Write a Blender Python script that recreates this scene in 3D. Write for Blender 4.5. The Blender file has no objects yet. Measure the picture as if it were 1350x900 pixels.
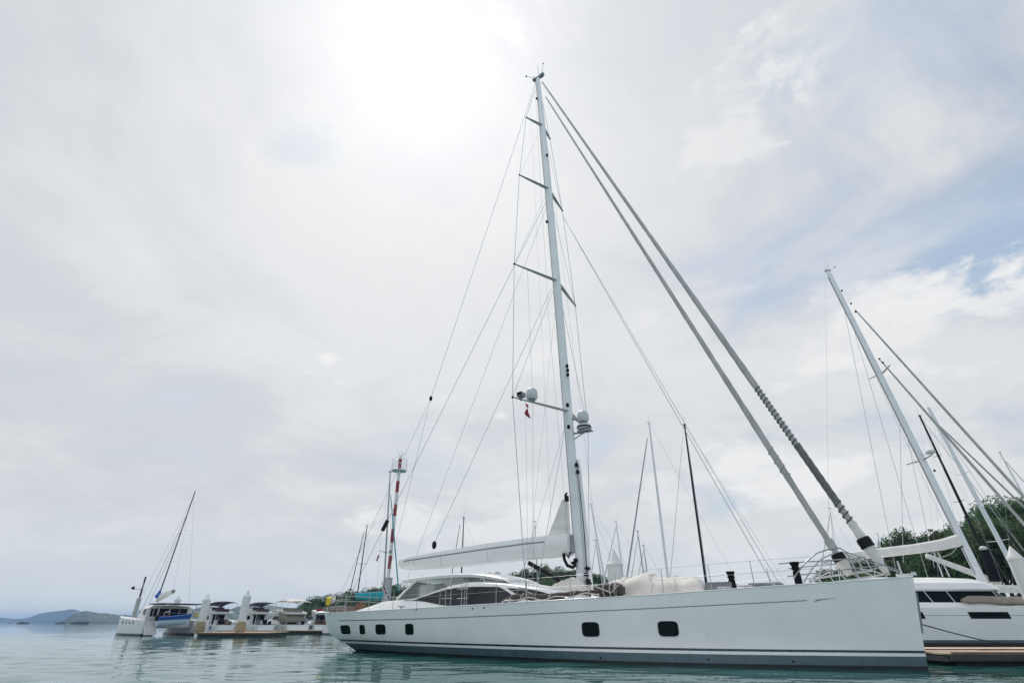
import bpy, math, random
import numpy as np
from mathutils import Vector, Matrix, noise
random.seed(7)
R = math.radians
SC = bpy.context.scene
COL = SC.collection

# ------------------------------------------------------------------ camera
F = 693.0
TH = R(28.1)
CH = 1.5
cT, sT = math.cos(TH), math.sin(TH)
cam_d = bpy.data.cameras.new('camera')
cam_d.sensor_width = 36.0
cam_d.lens = 36.0 * F / 1350.0
cam_d.clip_start = 0.1
cam_d.clip_end = 20000
cam = bpy.data.objects.new('camera', cam_d)
COL.objects.link(cam)
cam.location = (0, 0, CH)
cam.rotation_euler = (math.pi / 2 + TH, 0, 0)
SC.camera = cam

def ray(px, py):
    u = (px - 675.0) / F
    v = (450.0 - py) / F
    return Vector((u, cT - v * sT, sT + v * cT))
def at(px, py, Y):
    d = ray(px, py)
    return Vector((0, 0, CH)) + d * (Y / d.y)
def ground(px, py, z=0.0):
    d = ray(px, py)
    return Vector((0, 0, CH)) + d * ((z - CH) / d.z)

# yacht frame: x to the bow, y to port, origin stern waterline centre
LW = 29.15
HA = R(33)
DV = Vector((math.cos(HA), -math.sin(HA), 0))
PV = Vector((math.sin(HA), math.cos(HA), 0))
YO = ground(1224, 882.5) - DV * LW
def to_local(w):
    r = w - YO
    return Vector((r.dot(DV), r.dot(PV), r.z))
def yl(px, py, t=0.0):
    """point of the picture on the vertical plane t metres to starboard of the yacht's centreline"""
    d = ray(px, py)
    o = Vector((0, 0, CH)) - YO
    k = (-t - o.dot(PV)) / d.dot(PV)
    return to_local(Vector((0, 0, CH)) + d * k)
def yz(px, py, z):
    """point of the picture at height z in the yacht frame"""
    return to_local(ground(px, py, z))

# ------------------------------------------------------------------ node helpers
class NT:
    def __init__(s, tree):
        s.t = tree
        s.n = tree.nodes
        s.l = tree.links
    def new(s, typ, **kw):
        nd = s.n.new(typ)
        for k, v in kw.items():
            setattr(nd, k, v)
        return nd
    def put(s, sock, v):
        if isinstance(v, bpy.types.NodeSocket):
            s.l.new(v, sock)
        else:
            sock.default_value = v
    def math(s, op, a, b=0.0, c=0.0, clamp=False):
        nd = s.new('ShaderNodeMath', operation=op, use_clamp=clamp)
        s.put(nd.inputs[0], a); s.put(nd.inputs[1], b); s.put(nd.inputs[2], c)
        return nd.outputs[0]
    def vmath(s, op, a, b=(0, 0, 0)):
        nd = s.new('ShaderNodeVectorMath', operation=op)
        s.put(nd.inputs[0], a); s.put(nd.inputs[1], b)
        return nd.outputs['Value'] if op in ('DOT_PRODUCT', 'LENGTH', 'DISTANCE') else nd.outputs[0]
    def noise(s, vec, scale, detail=4, rough=.55, dist=0.0, dim='3D'):
        nd = s.new('ShaderNodeTexNoise', noise_dimensions=dim)
        if vec is not None: s.l.new(vec, nd.inputs['Vector'])
        nd.inputs['Scale'].default_value = scale
        nd.inputs['Detail'].default_value = detail
        nd.inputs['Roughness'].default_value = rough
        nd.inputs['Distortion'].default_value = dist
        return nd.outputs['Fac']
    def mix(s, f, a, b):
        nd = s.new('ShaderNodeMix', data_type='RGBA')
        s.put(nd.inputs[0], f); s.put(nd.inputs[6], a); s.put(nd.inputs[7], b)
        return nd.outputs[2]
    def smooth(s, x, a, b, lo=0.0, hi=1.0):
        nd = s.new('ShaderNodeMapRange', interpolation_type='SMOOTHSTEP')
        s.put(nd.inputs[0], x)
        nd.inputs[1].default_value = a; nd.inputs[2].default_value = b
        nd.inputs[3].default_value = lo; nd.inputs[4].default_value = hi
        return nd.outputs[0]

MATS = {}
def mat(name, col, rough=.5, metal=0.0, var=.08, vscale=3.0, bump=0.0, bscale=30.0, streak=0.0, coat=0.0, spec=None, stretch=(1, 1, 1), trans=0.0):
    """painted / cloth / metal surface with uneven colour, optional run-down stains and fine relief"""
    if name in MATS: return MATS[name]
    m = bpy.data.materials.new(name); m.use_nodes = True
    T = NT(m.node_tree)
    P = m.node_tree.nodes['Principled BSDF']
    tc = T.new('ShaderNodeTexCoord').outputs['Object']
    mp = T.new('ShaderNodeMapping'); T.l.new(tc, mp.inputs[0]); mp.inputs['Scale'].default_value = stretch
    n1 = T.noise(mp.outputs[0], vscale, 5, .6)
    f = T.smooth(n1, .3, .7)
    c = Vector(col)
    a = tuple(max(0, x * (1 - var)) for x in c) + (1,)
    b = tuple(min(1, x * (1 + var)) for x in c) + (1,)
    out = T.mix(f, a, b)
    if streak:
        sm = T.new('ShaderNodeMapping'); T.l.new(tc, sm.inputs[0]); sm.inputs['Scale'].default_value = (5, 5, .5)
        n2 = T.noise(sm.outputs[0], 1.0, 4, .65)
        k = T.smooth(n2, .55, .8, 0, streak)
        out = T.mix(k, out, tuple(x * .5 for x in (c.x, c.y * .93, c.z * .82)) + (1,))
    T.l.new(out, P.inputs['Base Color'])
    P.inputs['Metallic'].default_value = metal
    rn = T.smooth(n1, .25, .75, max(.02, rough * .8), min(1, rough * 1.2))
    T.l.new(rn, P.inputs['Roughness'])
    if coat: P.inputs['Coat Weight'].default_value = coat; P.inputs['Coat Roughness'].default_value = .08
    if spec is not None: P.inputs['Specular IOR Level'].default_value = spec
    if trans:
        P.inputs['Transmission Weight'].default_value = trans
        P.inputs['IOR'].default_value = 1.05
    if bump:
        bn = T.new('ShaderNodeBump'); bn.inputs['Strength'].default_value = bump; bn.inputs['Distance'].default_value = .02
        T.l.new(T.noise(tc, bscale, 4, .6), bn.inputs['Height']); T.l.new(bn.outputs[0], P.inputs['Normal'])
    MATS[name] = m
    return m

WHITE = mat('gelcoat white', (.84, .85, .84), .16, var=.03, vscale=.7, streak=.14, bump=.03, bscale=.9)
WHITE2 = mat('weathered white gelcoat', (.74, .74, .72), .3, var=.06, vscale=1.2, streak=.22)
DECKW = mat('white deck paint', (.76, .75, .72), .5, var=.05, vscale=2, streak=.1)
CANW = mat('white canvas', (.74, .72, .69), .8, var=.07, vscale=1.5, bump=.5, bscale=5, streak=.12)
CANB = mat('cream canvas', (.72, .68, .63), .85, var=.10, vscale=1.2, bump=.7, bscale=3, streak=.22)
CANGREY = mat('grey sailcloth', (.42, .42, .41), .8, var=.15, vscale=2, bump=.6, bscale=6, stretch=(1, 1, .3))
CANDARK = mat('dark grey lashing', (.145, .15, .155), .8, var=.25, vscale=6, bump=.6, bscale=14)
CANBEIGE = mat('khaki canvas', (.27, .235, .19), .85, var=.14, vscale=1.5, bump=.5, bscale=4)
TEAL = mat('teal canvas', (.015, .33, .40), .8, var=.12, vscale=2, bump=.5, bscale=4)
BLUE = mat('blue canvas', (.02, .09, .34), .75, var=.15, vscale=2, bump=.4, bscale=4)
NAVY = mat('navy canvas', (.012, .016, .045), .75, var=.2, vscale=2, bump=.4, bscale=4)
BROWN = mat('brown netting cloth', (.085, .06, .055), .9, var=.4, vscale=5, bump=.9, bscale=12)
SPAR = mat('painted white spar', (.72, .75, .765), .3, var=.05, vscale=.8, streak=.15)
SPARD = mat('grey aluminium spar', (.30, .315, .33), .38, .3, var=.08, vscale=1)
CARBON = mat('black carbon spar', (.008, .009, .010), .35, var=.2, vscale=2, spec=.15)
STEEL = mat('stainless steel', (.36, .37, .38), .38, .55, var=.06)
WIRE = mat('rigging wire', (.46, .47, .48), .55, .1, var=.1)
ROPE = mat('pale rope', (.55, .53, .49), .85, var=.15, vscale=8)
ROPEB = mat('black rope', (.010, .010, .012), .8, var=.2, spec=.1)
GLASS = mat('dark tinted glass', (.003, .009, .009), .05, var=.2, vscale=.8, spec=.07)
GLASSG = mat('grey tinted glass', (.022, .026, .032), .06, var=.5, vscale=.5, spec=.3)
BLACK = mat('black rubber', (.010, .010, .012), .6, var=.25, spec=.2)
BOOT = mat('slate boot stripe', (.070, .115, .140), .35, var=.15, vscale=2, streak=.3)
BOOTD = mat('dark blue boot line', (.02, .042, .058), .3, var=.1)
ANTI = mat('dark antifouling paint', (.008, .016, .018), .6, var=.4, vscale=3, bump=.4, bscale=8)
ANTIB = mat('brown antifouling paint', (.03, .022, .018), .7, var=.4, vscale=3)
GREY = mat('grey paint', (.20, .215, .225), .4, var=.08)
LGREY = mat('pale grey plastic', (.55, .57, .58), .4, var=.05)
RED = mat('faded red paint', (.26, .02, .035), .5, var=.15, vscale=2, streak=.2)
REDF = mat('red flag cloth', (.30, .02, .035), .8, var=.12)
YELL = mat('yellow foam', (.75, .55, .01), .6, var=.08)
CONC = mat('weathered concrete', (.46, .46, .44), .85, var=.14, vscale=1.4, bump=.5, bscale=9, streak=.35)
PILEW = mat('white piling sleeve', (.70, .71, .70), .45, var=.06, vscale=.8, streak=.22)
CRUST = mat('tan fender collar', (.33, .265, .17), .9, var=.3, vscale=4, bump=.8, bscale=8)
RIND = mat('brown timber', (.16, .085, .05), .8, var=.3, vscale=3)
PLANK = mat('sun bleached planks', (.46, .36, .27), .8, var=.4, vscale=1.2, stretch=(.3, 3.2, 3), bump=.4, bscale=10)
PLANK2 = mat('pale worn planks', (.60, .50, .38), .8, var=.3, vscale=1.2, stretch=(.3, 3.2, 3), bump=.4, bscale=10)
BARK = mat('bark', (.07, .052, .038), .9, var=.3, vscale=4, bump=.8, bscale=10)
CLEAR = mat('clear vinyl window', (.62, .66, .66), .12, var=.06, vscale=1, trans=.8)

# ------------------------------------------------------------------ mesh builder
class MB:
    def __init__(s): s.v = []; s.f = []; s.m = []; s.sm = []
    def add(s, vs, fs, mi=0, smooth=True):
        b = len(s.v)
        s.v += [tuple(p) for p in vs]
        for f in fs:
            s.f.append(tuple(b + i for i in f)); s.m.append(mi); s.sm.append(smooth)
    def box(s, c, d, mi=0, rot=None):
        c = Vector(c); h = Vector(d) / 2
        vs = []
        for x in (-1, 1):
            for y in (-1, 1):
                for z in (-1, 1):
                    p = Vector((x * h.x, y * h.y, z * h.z))
                    if rot is not None: p = rot @ p
                    vs.append(c + p)
        s.add(vs, [(0, 1, 3, 2), (4, 6, 7, 5), (0, 4, 5, 1), (2, 3, 7, 6), (0, 2, 6, 4), (1, 5, 7, 3)], mi, False)
    def loft(s, rings, mi=0, closed=True, cap0=True, cap1=True, smooth=True, mfun=None):
        b = len(s.v); n = len(rings[0])
        for r in rings: s.v += [tuple(p) for p in r]
        for i in range(len(rings) - 1):
            for j in range(n if closed else n - 1):
                k = (j + 1) % n
                s.f.append((b + i * n + j, b + i * n + k, b + (i + 1) * n + k, b + (i + 1) * n + j))
                s.m.append(mfun(i, j) if mfun else mi); s.sm.append(smooth)
        if cap0: s.f.append(tuple(b + j for j in reversed(range(n)))); s.m.append(mi); s.sm.append(False)
        if cap1: s.f.append(tuple(b + (len(rings) - 1) * n + j for j in range(n))); s.m.append(mi); s.sm.append(False)
    def tube(s, pts, r, n=6, mi=0, sq=1.0, up=None, caps=True):
        """tube along points; r number or list; sq flattens across the second axis"""
        P = [Vector(p) for p in pts]
        rr = r if isinstance(r, (list, tuple)) else [r] * len(P)
        rings = []
        u0 = Vector(up) if up is not None else None
        for i, p in enumerate(P):
            d = (P[min(i + 1, len(P) - 1)] - P[max(i - 1, 0)]).normalized()
            if u0 is None:
                u0 = Vector((0, 0, 1)) if abs(d.z) < .9 else Vector((1, 0, 0))
            a = (u0 - d * u0.dot(d)).normalized()
            if up is None: u0 = a
            c = d.cross(a)
            rings.append([p + a * (math.cos(2 * math.pi * k / n) * rr[i]) + c * (math.sin(2 * math.pi * k / n) * rr[i] * sq) for k in range(n)])
        s.loft(rings, mi, True, caps, caps)
    def ball(s, c, r, nu=12, nv=8, mi=0):
        c = Vector(c); r = Vector(r) if not isinstance(r, (int, float)) else Vector((r, r, r))
        rings = []
        for i in range(nv + 1):
            a = -math.pi / 2 + math.pi * i / nv
            ca = max(math.cos(a), .01)
            rings.append([c + Vector((r.x * ca * math.cos(2 * math.pi * k / nu), r.y * ca * math.sin(2 * math.pi * k / nu), r.z * math.sin(a))) for k in range(nu)])
        s.loft(rings, mi)
    def lathe(s, prof, c=(0, 0, 0), n=20, mi=0):
        c = Vector(c)
        s.loft([[c + Vector((r * math.cos(2 * math.pi * k / n), r * math.sin(2 * math.pi * k / n), z)) for k in range(n)] for r, z in prof], mi)
    def prism(s, poly, off, mi=0):
        """closed polygon of points extruded by the vector off"""
        off = Vector(off); n = len(poly)
        vs = [Vector(p) for p in poly] + [Vector(p) + off for p in poly]
        fs = [tuple(range(n)), tuple(reversed(range(n, 2 * n)))] + [(i, n + i, n + (i + 1) % n, (i + 1) % n) for i in range(n)]
        s.add(vs, fs, mi, False)
    def build(s, name, mats, parent=None, loc=None, rot=None, bevel=0, edge=True):
        me = bpy.data.meshes.new(name)
        me.from_pydata(s.v, [], s.f)
        me.polygons.foreach_set('material_index', s.m)
        me.polygons.foreach_set('use_smooth', s.sm)
        for m in (mats if isinstance(mats, (list, tuple)) else [mats]): me.materials.append(m)
        me.update()
        import bmesh
        bm = bmesh.new(); bm.from_mesh(me)
        bmesh.ops.recalc_face_normals(bm, faces=bm.faces)
        if bevel:
            es = [e for e in bm.edges if len(e.link_faces) == 2 and e.calc_face_angle(0) > .6]
            bmesh.ops.bevel(bm, geom=es, offset=bevel, segments=2, affect='EDGES', clamp_overlap=True)
        bm.to_mesh(me); bm.free()
        if edge and hasattr(me, 'set_sharp_from_angle'): me.set_sharp_from_angle(angle=R(38))
        o = bpy.data.objects.new(name, me); COL.objects.link(o)
        if parent is not None: o.parent = parent
        if loc is not None: o.location = loc
        if rot is not None: o.rotation_euler = rot
        return o

def tag(o, label=None, cat=None, group=None, kind=None):
    if label: o['label'] = label
    if cat: o['category'] = cat
    if group: o['group'] = group
    if kind: o['kind'] = kind
    return o
def thing(name, label, cat, loc=(0, 0, 0), rz=0.0, group=None):
    o = bpy.data.objects.new(name, None); COL.objects.link(o)
    o.location = loc; o.rotation_euler = (0, 0, rz); o.empty_display_size = .3
    return tag(o, label, cat, group)
def kids(o): return [c for c in bpy.data.objects if c.parent == o]
def copy_tree(o, parent=None):
    c = o.copy(); COL.objects.link(c)
    if parent is not None: c.parent = parent
    for k in kids(o): copy_tree(k, c)
    return c
def lerp(a, b, t): return a + (b - a) * t
def interp(x, tab):
    if x <= tab[0][0]: return tab[0][1]
    for (x0, y0), (x1, y1) in zip(tab, tab[1:]):
        if x <= x1:
            return lerp(y0, y1, (x - x0) / (x1 - x0))
    return tab[-1][1]
def smooth_tab(x, tab):
    """Catmull-Rom through a table"""
    xs = [t[0] for t in tab]; ys = [t[1] for t in tab]
    if x <= xs[0]: return ys[0]
    if x >= xs[-1]: return ys[-1]
    i = max(k for k in range(len(xs)) if xs[k] <= x)
    i = min(i, len(xs) - 2)
    def sl(k):
        if k == 0: return (ys[1] - ys[0]) / (xs[1] - xs[0])
        if k == len(xs) - 1: return (ys[-1] - ys[-2]) / (xs[-1] - xs[-2])
        return (ys[k + 1] - ys[k - 1]) / (xs[k + 1] - xs[k - 1])
    h = xs[i + 1] - xs[i]; t = (x - xs[i]) / h
    return ((2 * t**3 - 3 * t**2 + 1) * ys[i] + (t**3 - 2 * t**2 + t) * h * sl(i)
            + (-2 * t**3 + 3 * t**2) * ys[i + 1] + (t**3 - t**2) * h * sl(i + 1))


# ------------------------------------------------------------------ sky, sun, haze
SUN = ray(556, 78).normalized()
elev = math.asin(SUN.z)
az = math.atan2(SUN.x, SUN.y)
SEED = 12.4
W = bpy.data.worlds.new('World'); SC.world = W; W.use_nodes = True
T = NT(W.node_tree); T.n.clear()
out = T.new('ShaderNodeOutputWorld'); bg = T.new('ShaderNodeBackground')
T.l.new(bg.outputs[0], out.inputs[0])
sky = T.new('ShaderNodeTexSky', sky_type='NISHITA', sun_disc=False)
sky.sun_elevation = elev; sky.sun_rotation = az
sky.dust_density = 2.5; sky.air_density = 1.2; sky.altitude = 0
D = T.new('ShaderNodeTexCoord').outputs['Generated']
sx = T.new('ShaderNodeSeparateXYZ'); T.l.new(D, sx.inputs[0])
dx, dy, dz = sx.outputs
zc = T.math('ADD', T.math('MAXIMUM', dz, 0.0), .22)
cx = T.new('ShaderNodeCombineXYZ')
T.put(cx.inputs[0], T.math('DIVIDE', dx, zc)); T.put(cx.inputs[1], T.math('DIVIDE', dy, zc)); T.put(cx.inputs[2], SEED)
P2 = cx.outputs[0]
g = T.math('MAXIMUM', T.vmath('DOT_PRODUCT', D, tuple(SUN)), 0.0)
glow_wide = T.math('MULTIPLY', T.math('POWER', g, 4.0), .38)
glow_mid = T.math('MULTIPLY', T.math('POWER', g, 18.0), .30)
glow_core = T.math('MULTIPLY', T.math('POWER', g, 44.0), 1.75)
glow = T.math('ADD', T.math('ADD', glow_wide, glow_mid), glow_core)
big = T.noise(P2, .62, 6, .52, .35)
fine = T.noise(P2, 1.9, 9, .62, .6)
veil = T.math('ADD', T.math('MULTIPLY', big, .56), T.math('MULTIPLY', fine, .44))
# thin spots of the cloud sheet, more of them away from the sun to the right
side = T.smooth(T.math('SUBTRACT', dx, T.math('MULTIPLY', dz, .18)), -.45, .75, -.55, 1.0)
thr = T.math('ADD', veil, T.math('MULTIPLY', side, -.085))
thr = T.math('ADD', thr, T.math('MULTIPLY', T.smooth(dy, .2, -.6), -.07))
cover = T.smooth(thr, .335, .475)
wisp = T.noise(P2, 5.5, 7, .62, .8)
lum = T.math('ADD', T.smooth(veil, .40, .60), T.math('MULTIPLY', T.math('SUBTRACT', wisp, .5), .55), 0, True)
cloud = T.mix(lum, (4.85, 5.02, 5.28, 1), (5.92, 5.98, 6.04, 1))
# heaped bright tops low in the sky and at the right
el = T.new('ShaderNodeCombineXYZ')
T.put(el.inputs[0], T.math('MULTIPLY', dx, 3.2)); T.put(el.inputs[1], T.math('MULTIPLY', dy, 3.2)); T.put(el.inputs[2], T.math('MULTIPLY', dz, 7.5))
heap = T.noise(el.outputs[0], 1.15, 7, .56, .25)
band = T.math('MULTIPLY', T.smooth(dz, .03, .14), T.smooth(dz, .62, .30))
heapm = T.math('MULTIPLY', T.smooth(heap, .535, .64), band)
heapm = T.math('MULTIPLY', heapm, T.smooth(dx, -.30, .12))
base = T.mix(T.math('MULTIPLY', cover, .93), T.mix(.5, sky.outputs[0], (4.0, 4.55, 5.3, 1)), cloud)
base = T.mix(T.math('MULTIPLY', heapm, .75), base, (6.9, 6.9, 6.88, 1))
# separate small heaps of cloud, and the torn blue gap at the right
st = T.vmath('MULTIPLY', D, (1, 1, 1.9))
ed = T.noise(el.outputs[0], 2.6, 8, .62, .4)
puffm = None
for px_, py_, r_, k_ in [(432, 474, .026, .8), (408, 490, .020, .5), (445, 503, .012, .5), (545, 690, .075, .75), (478, 682, .055, .8), (610, 700, .06, .6), (660, 546, .022, .7), (870, 650, .06, .5),
                         (1245, 385, .085, .9), (1318, 362, .060, 1.0), (1165, 395, .07, .6), (1010, 108, .10, .6), (955, 185, .09, .5), (1290, 400, .06, .8), (700, 640, .05, .4)]:
    c_ = ray(px_, py_).normalized()
    d_ = T.vmath('DISTANCE', st, (c_.x, c_.y, c_.z * 1.9))
    q_ = T.math('ADD', d_, T.math('MULTIPLY', T.math('SUBTRACT', ed, .5), -r_ * 4.2))
    m_ = T.math('MULTIPLY', T.smooth(q_, r_, r_ * .25), k_)
    puffm = m_ if puffm is None else T.math('MAXIMUM', puffm, m_)
gapm = None
for px_, py_, r_, k_ in [(1330, 318, .13, .85), (1270, 350, .09, .5), (1170, 40, .16, .35), (560, 610, .12, .22), (400, 190, .07, .2)]:
    c_ = ray(px_, py_).normalized()
    d_ = T.vmath('DISTANCE', st, (c_.x, c_.y, c_.z * 1.9))
    q_ = T.math('ADD', d_, T.math('MULTIPLY', T.math('SUBTRACT', ed, .5), r_ * 2.6))
    m_ = T.math('MULTIPLY', T.smooth(q_, r_ * 1.25, r_ * .2), k_)
    gapm = m_ if gapm is None else T.math('MAXIMUM', gapm, m_)
base = T.mix(gapm, base, (3.1, 4.05, 5.3, 1))
base = T.mix(puffm, base, (6.7, 6.7, 6.68, 1))
hz = T.smooth(dz, .20, -.01)
base = T.mix(T.math('MULTIPLY', hz, .75), base, (5.3, 5.75, 6.1, 1))
gl = T.vmath('SCALE', (1.0, 1.0, .99)); gl.node.inputs['Scale'].default_value = 1.0
T.l.new(glow, gl.node.inputs['Scale'])
tot = T.vmath('ADD', base, gl)
# dim is a gain: extra sky brightness opposite the sun, added to light the hull
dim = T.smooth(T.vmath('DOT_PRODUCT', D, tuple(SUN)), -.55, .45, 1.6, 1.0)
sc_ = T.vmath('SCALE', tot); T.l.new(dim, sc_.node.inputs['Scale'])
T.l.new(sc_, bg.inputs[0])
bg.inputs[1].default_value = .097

sl = bpy.data.lights.new('sun', 'SUN'); sl.energy = 1.5; sl.angle = R(10); sl.color = (1, .955, .89)
so = bpy.data.objects.new('sun', sl); COL.objects.link(so)
so.rotation_euler = (-SUN).to_track_quat('-Z', 'Y').to_euler()
so.location = (0, 0, 80)

SC.view_settings.view_transform = 'Standard'; SC.view_settings.look = 'None'
SC.view_settings.exposure = .42; SC.view_settings.gamma = 1; SC.view_settings.use_curve_mapping = False

# haze
hb = MB(); hb.box((0, 1500, 28.5), (9400, 9400, 59))
hm = bpy.data.materials.new('haze air'); hm.use_nodes = True
T = NT(hm.node_tree); T.n.clear()
o_ = T.new('ShaderNodeOutputMaterial'); pv = T.new('ShaderNodeVolumePrincipled')
pv.inputs['Color'].default_value = (.36, .62, 1.0, 1); pv.inputs['Density'].default_value = .00018; pv.inputs['Anisotropy'].default_value = .25
T.l.new(pv.outputs[0], o_.inputs['Volume'])
tag(hb.build('haze', hm, edge=False), kind='stuff')

# ------------------------------------------------------------------ water: one sheet to the horizon, small real ripples near
def water():
    ys = [-60, -30, -8, 4]
    y = 10.0
    while y < 5400:
        ys.append(y)
        y += max(.085, (y / 18) ** 1.55 * .085)
    nx = 420
    n = len(ys)
    tx = np.linspace(-1, 1, nx)
    Y = np.array(ys)[:, None] * np.ones((1, nx))
    half = np.maximum(45, np.array(ys) * 1.0 + 25)
    far = np.array(ys) > 900
    half = np.where(far, np.minimum(half, 4500), half)
    X = tx[None, :] * half[:, None]
    # outermost columns reach to the edges of the sheet
    X[:, 0] = -4600; X[:, -1] = 4600
    Z = np.zeros_like(X)
    rng = np.random.default_rng(5)
    cellx = (2 * half / nx)[:, None]
    celly = np.gradient(np.array(ys))[:, None]
    cell = np.maximum(cellx, celly)
    for i in range(64):
        lam = .34 * (15 ** rng.random())
        a = rng.normal(R(95), .62)
        k = 2 * math.pi / lam
        amp = .0017 * lam ** .85
        fade = np.clip((lam / cell - 2.2) / 2.5, 0, 1)
        ph = rng.random() * 6.28
        warp = .35 * np.sin(X * .21 + ph) + .3 * np.sin(Y * .17 + 2 * ph)
        Z += amp * fade * np.sin(k * (X * math.cos(a) + Y * math.sin(a)) + ph + warp)
    # calmer and busier patches
    patch = .75 + .45 * np.sin(X * .11 + .7 * np.sin(Y * .09)) * np.sin(Y * .13 + 1.3)
    Z *= patch
    V = np.stack([X, Y, Z], -1).reshape(-1, 3)
    me = bpy.data.meshes.new('sea')
    me.vertices.add(len(V)); me.vertices.foreach_set('co', V.ravel().astype(np.float32))
    i = np.arange(n - 1)[:, None] * nx + np.arange(nx - 1)[None, :]
    q = np.stack([i, i + 1, i + nx + 1, i + nx], -1).reshape(-1, 4)
    me.loops.add(q.size); me.loops.foreach_set('vertex_index', q.ravel().astype(np.int32))
    me.polygons.add(len(q)); me.polygons.foreach_set('loop_start', np.arange(0, q.size, 4, dtype=np.int32))
    me.polygons.foreach_set('use_smooth', np.ones(len(q), bool))
    me.update(); me.validate()
    m = bpy.data.materials.new('green sea water'); m.use_nodes = True
    T = NT(m.node_tree); P = m.node_tree.nodes['Principled BSDF']
    tc = T.new('ShaderNodeTexCoord').outputs['Object']
    c = T.mix(T.smooth(T.noise(tc, .05, 3), .35, .65), (.022, .112, .098, 1), (.029, .135, .118, 1))
    T.l.new(c, P.inputs['Base Color'])
    P.inputs['Roughness'].default_value = .02
    P.inputs['IOR'].default_value = 1.333
    mp = T.new('ShaderNodeMapping'); T.l.new(tc, mp.inputs[0]); mp.inputs['Scale'].default_value = (.8, 1.5, 1)
    h1 = T.noise(mp.outputs[0], 1.5, 3, .5, .4)
    h2 = T.noise(mp.outputs[0], .22, 2, .5)
    bn = T.new('ShaderNodeBump'); bn.inputs['Distance'].default_value = .035; bn.inputs['Strength'].default_value = .28
    T.l.new(T.math('MULTIPLY', h1, T.smooth(h2, .3, .7, .5, 1.2)), bn.inputs['Height'])
    T.l.new(bn.outputs[0], P.inputs['Normal'])
    me.materials.append(m)
    o = bpy.data.objects.new('sea', me); COL.objects.link(o)
    tag(o, kind='structure')
water()

# ------------------------------------------------------------------ the big white sailing yacht
yacht = thing('sailing_yacht', 'huge white sailing yacht with four spreader levels and dark square hull windows, filling the front', 'yacht', YO, -HA)
ZD = [(-1.2, 2.0), (2.25, 2.05), (7, 2.15), (12, 2.26), (17.9, 2.44), (20.3, 2.52), (23.75, 2.70), (27, 2.87), (29.6, 3.03)]
def zd(x): return smooth_tab(x, ZD)
X0 = [(-.9, 6.0), (-.5, 4.0), (-.2, 1.9), (0, .95), (.2, .62), (.42, .25), (.63, -.4), (.84, -.9), (1.3, -1.08), (2.0, -1.05)]
X1 = [(-.9, 27.0), (-.5, 28.9), (0, 29.15), (1.2, 29.30), (3.05, 29.60)]
def x0(z): return interp(z, X0)
def x1(z): return interp(z, X1)
SD = [(0, 2.30), (.10, 2.72), (.26, 3.14), (.43, 3.48), (.56, 3.42), (.70, 2.86), (.82, 2.06), (.92, 1.02), (.97, .45), (1, .07)]
SW = [(0, 1.20), (.05, 1.52), (.21, 2.42), (.46, 3.14), (.60, 3.22), (.74, 2.62), (.84, 1.80), (.93, .84), (.98, .26), (1, .035)]
def half(u, z, zt):
    u = min(1, max(0, u))
    w = smooth_tab(u, SW); d = smooth_tab(u, SD)
    if z >= 0: return lerp(w, d, min(1.0, (z / zt)) ** .8)
    return w * math.sqrt(max(.05, 1 - (z / -.95) ** 2))
def hull_t(x, z):
    u = (x - x0(z)) / (x1(z) - x0(z))
    return half(u, z, zd(x))
def on_hull(px, py, off=.006):
    t = 2.5
    for _ in range(40):
        p = yl(px, py, t)
        t = .5 * t + .5 * hull_t(p.x, p.z)
    p = yl(px, py, t)
    e = .15
    tx_ = Vector((2 * e, -(hull_t(p.x + e, p.z) - hull_t(p.x - e, p.z)), 0))
    tz_ = Vector((0, -(hull_t(p.x, p.z + .1) - hull_t(p.x, p.z - .1)), .2))
    nrm = tz_.cross(tx_).normalized()
    if nrm.y > 0: nrm = -nrm
    return p + nrm * off, nrm

def hull():
    m = MB()
    fixed = [-.9, -.5, -.2, 0, .11, .41, .515, .60]
    fr = [.12, .25, .4, .55, .7, .85, .97, 1.0]
    NU = 90
    us = [i / NU for i in range(NU + 1)]
    us = [u + .0 for u in us]
    lv = []
    for k in range(len(fixed) + len(fr)):
        row = []
        for u in us:
            zt = zd(lerp(-1.05, 29.6, u))
            z = fixed[k] if k < len(fixed) else lerp(.60, zt, fr[k - len(fixed)])
            x = lerp(x0(z), x1(z), u)
            row.append((x, half(u, z, zt), z))
        lv.append(row)
    mats_by = [0, 0, 0, 0, 1, 2, 3] + [4] * 8
    mt = [ANTI, BOOT, WHITE, BOOTD, WHITE]
    for s in (-1, 1):
        rings = [[(x, s * t * -1, z) for x, t, z in row] for row in lv]
        m.loft(rings, closed=False, cap0=False, cap1=False, mfun=lambda i, j: mats_by[i])
    for end in (0, -1):
        rings = [[(row[end][0], -row[end][1], row[end][2]), (row[end][0], row[end][1], row[end][2])] for row in lv]
        m.loft(rings, closed=False, cap0=False, cap1=False, smooth=False, mfun=lambda i, j: mats_by[i])
    b = [(x, t) for x, t, z in lv[0]]
    m.add([(x, -t, -.9) for x, t in b] + [(x, t, -.9) for x, t in b], [(i, i + 1, NU + 2 + i, NU + 1 + i) for i in range(NU)], 0)
    h = m.build('hull', mt, yacht)
    d = MB()
    top = lv[-1]
    rings = []
    for x, t, z in top:
        rings.append([(x, -t + .015, z - .012), (x, -t * .5, z + .03), (x, 0, z + .05), (x, t * .5, z + .03), (x, t - .015, z - .012)])
    d.loft(rings, closed=False, cap0=False, cap1=False)
    d.build('deck', DECKW, yacht)
    e = MB()
    for s in (-1, 1):
        e.tube([(x, s * (t + .004), z + .012) for x, t, z in top], .022, 6)
    e.build('gunwale', WHITE, h)
hull()

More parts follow.
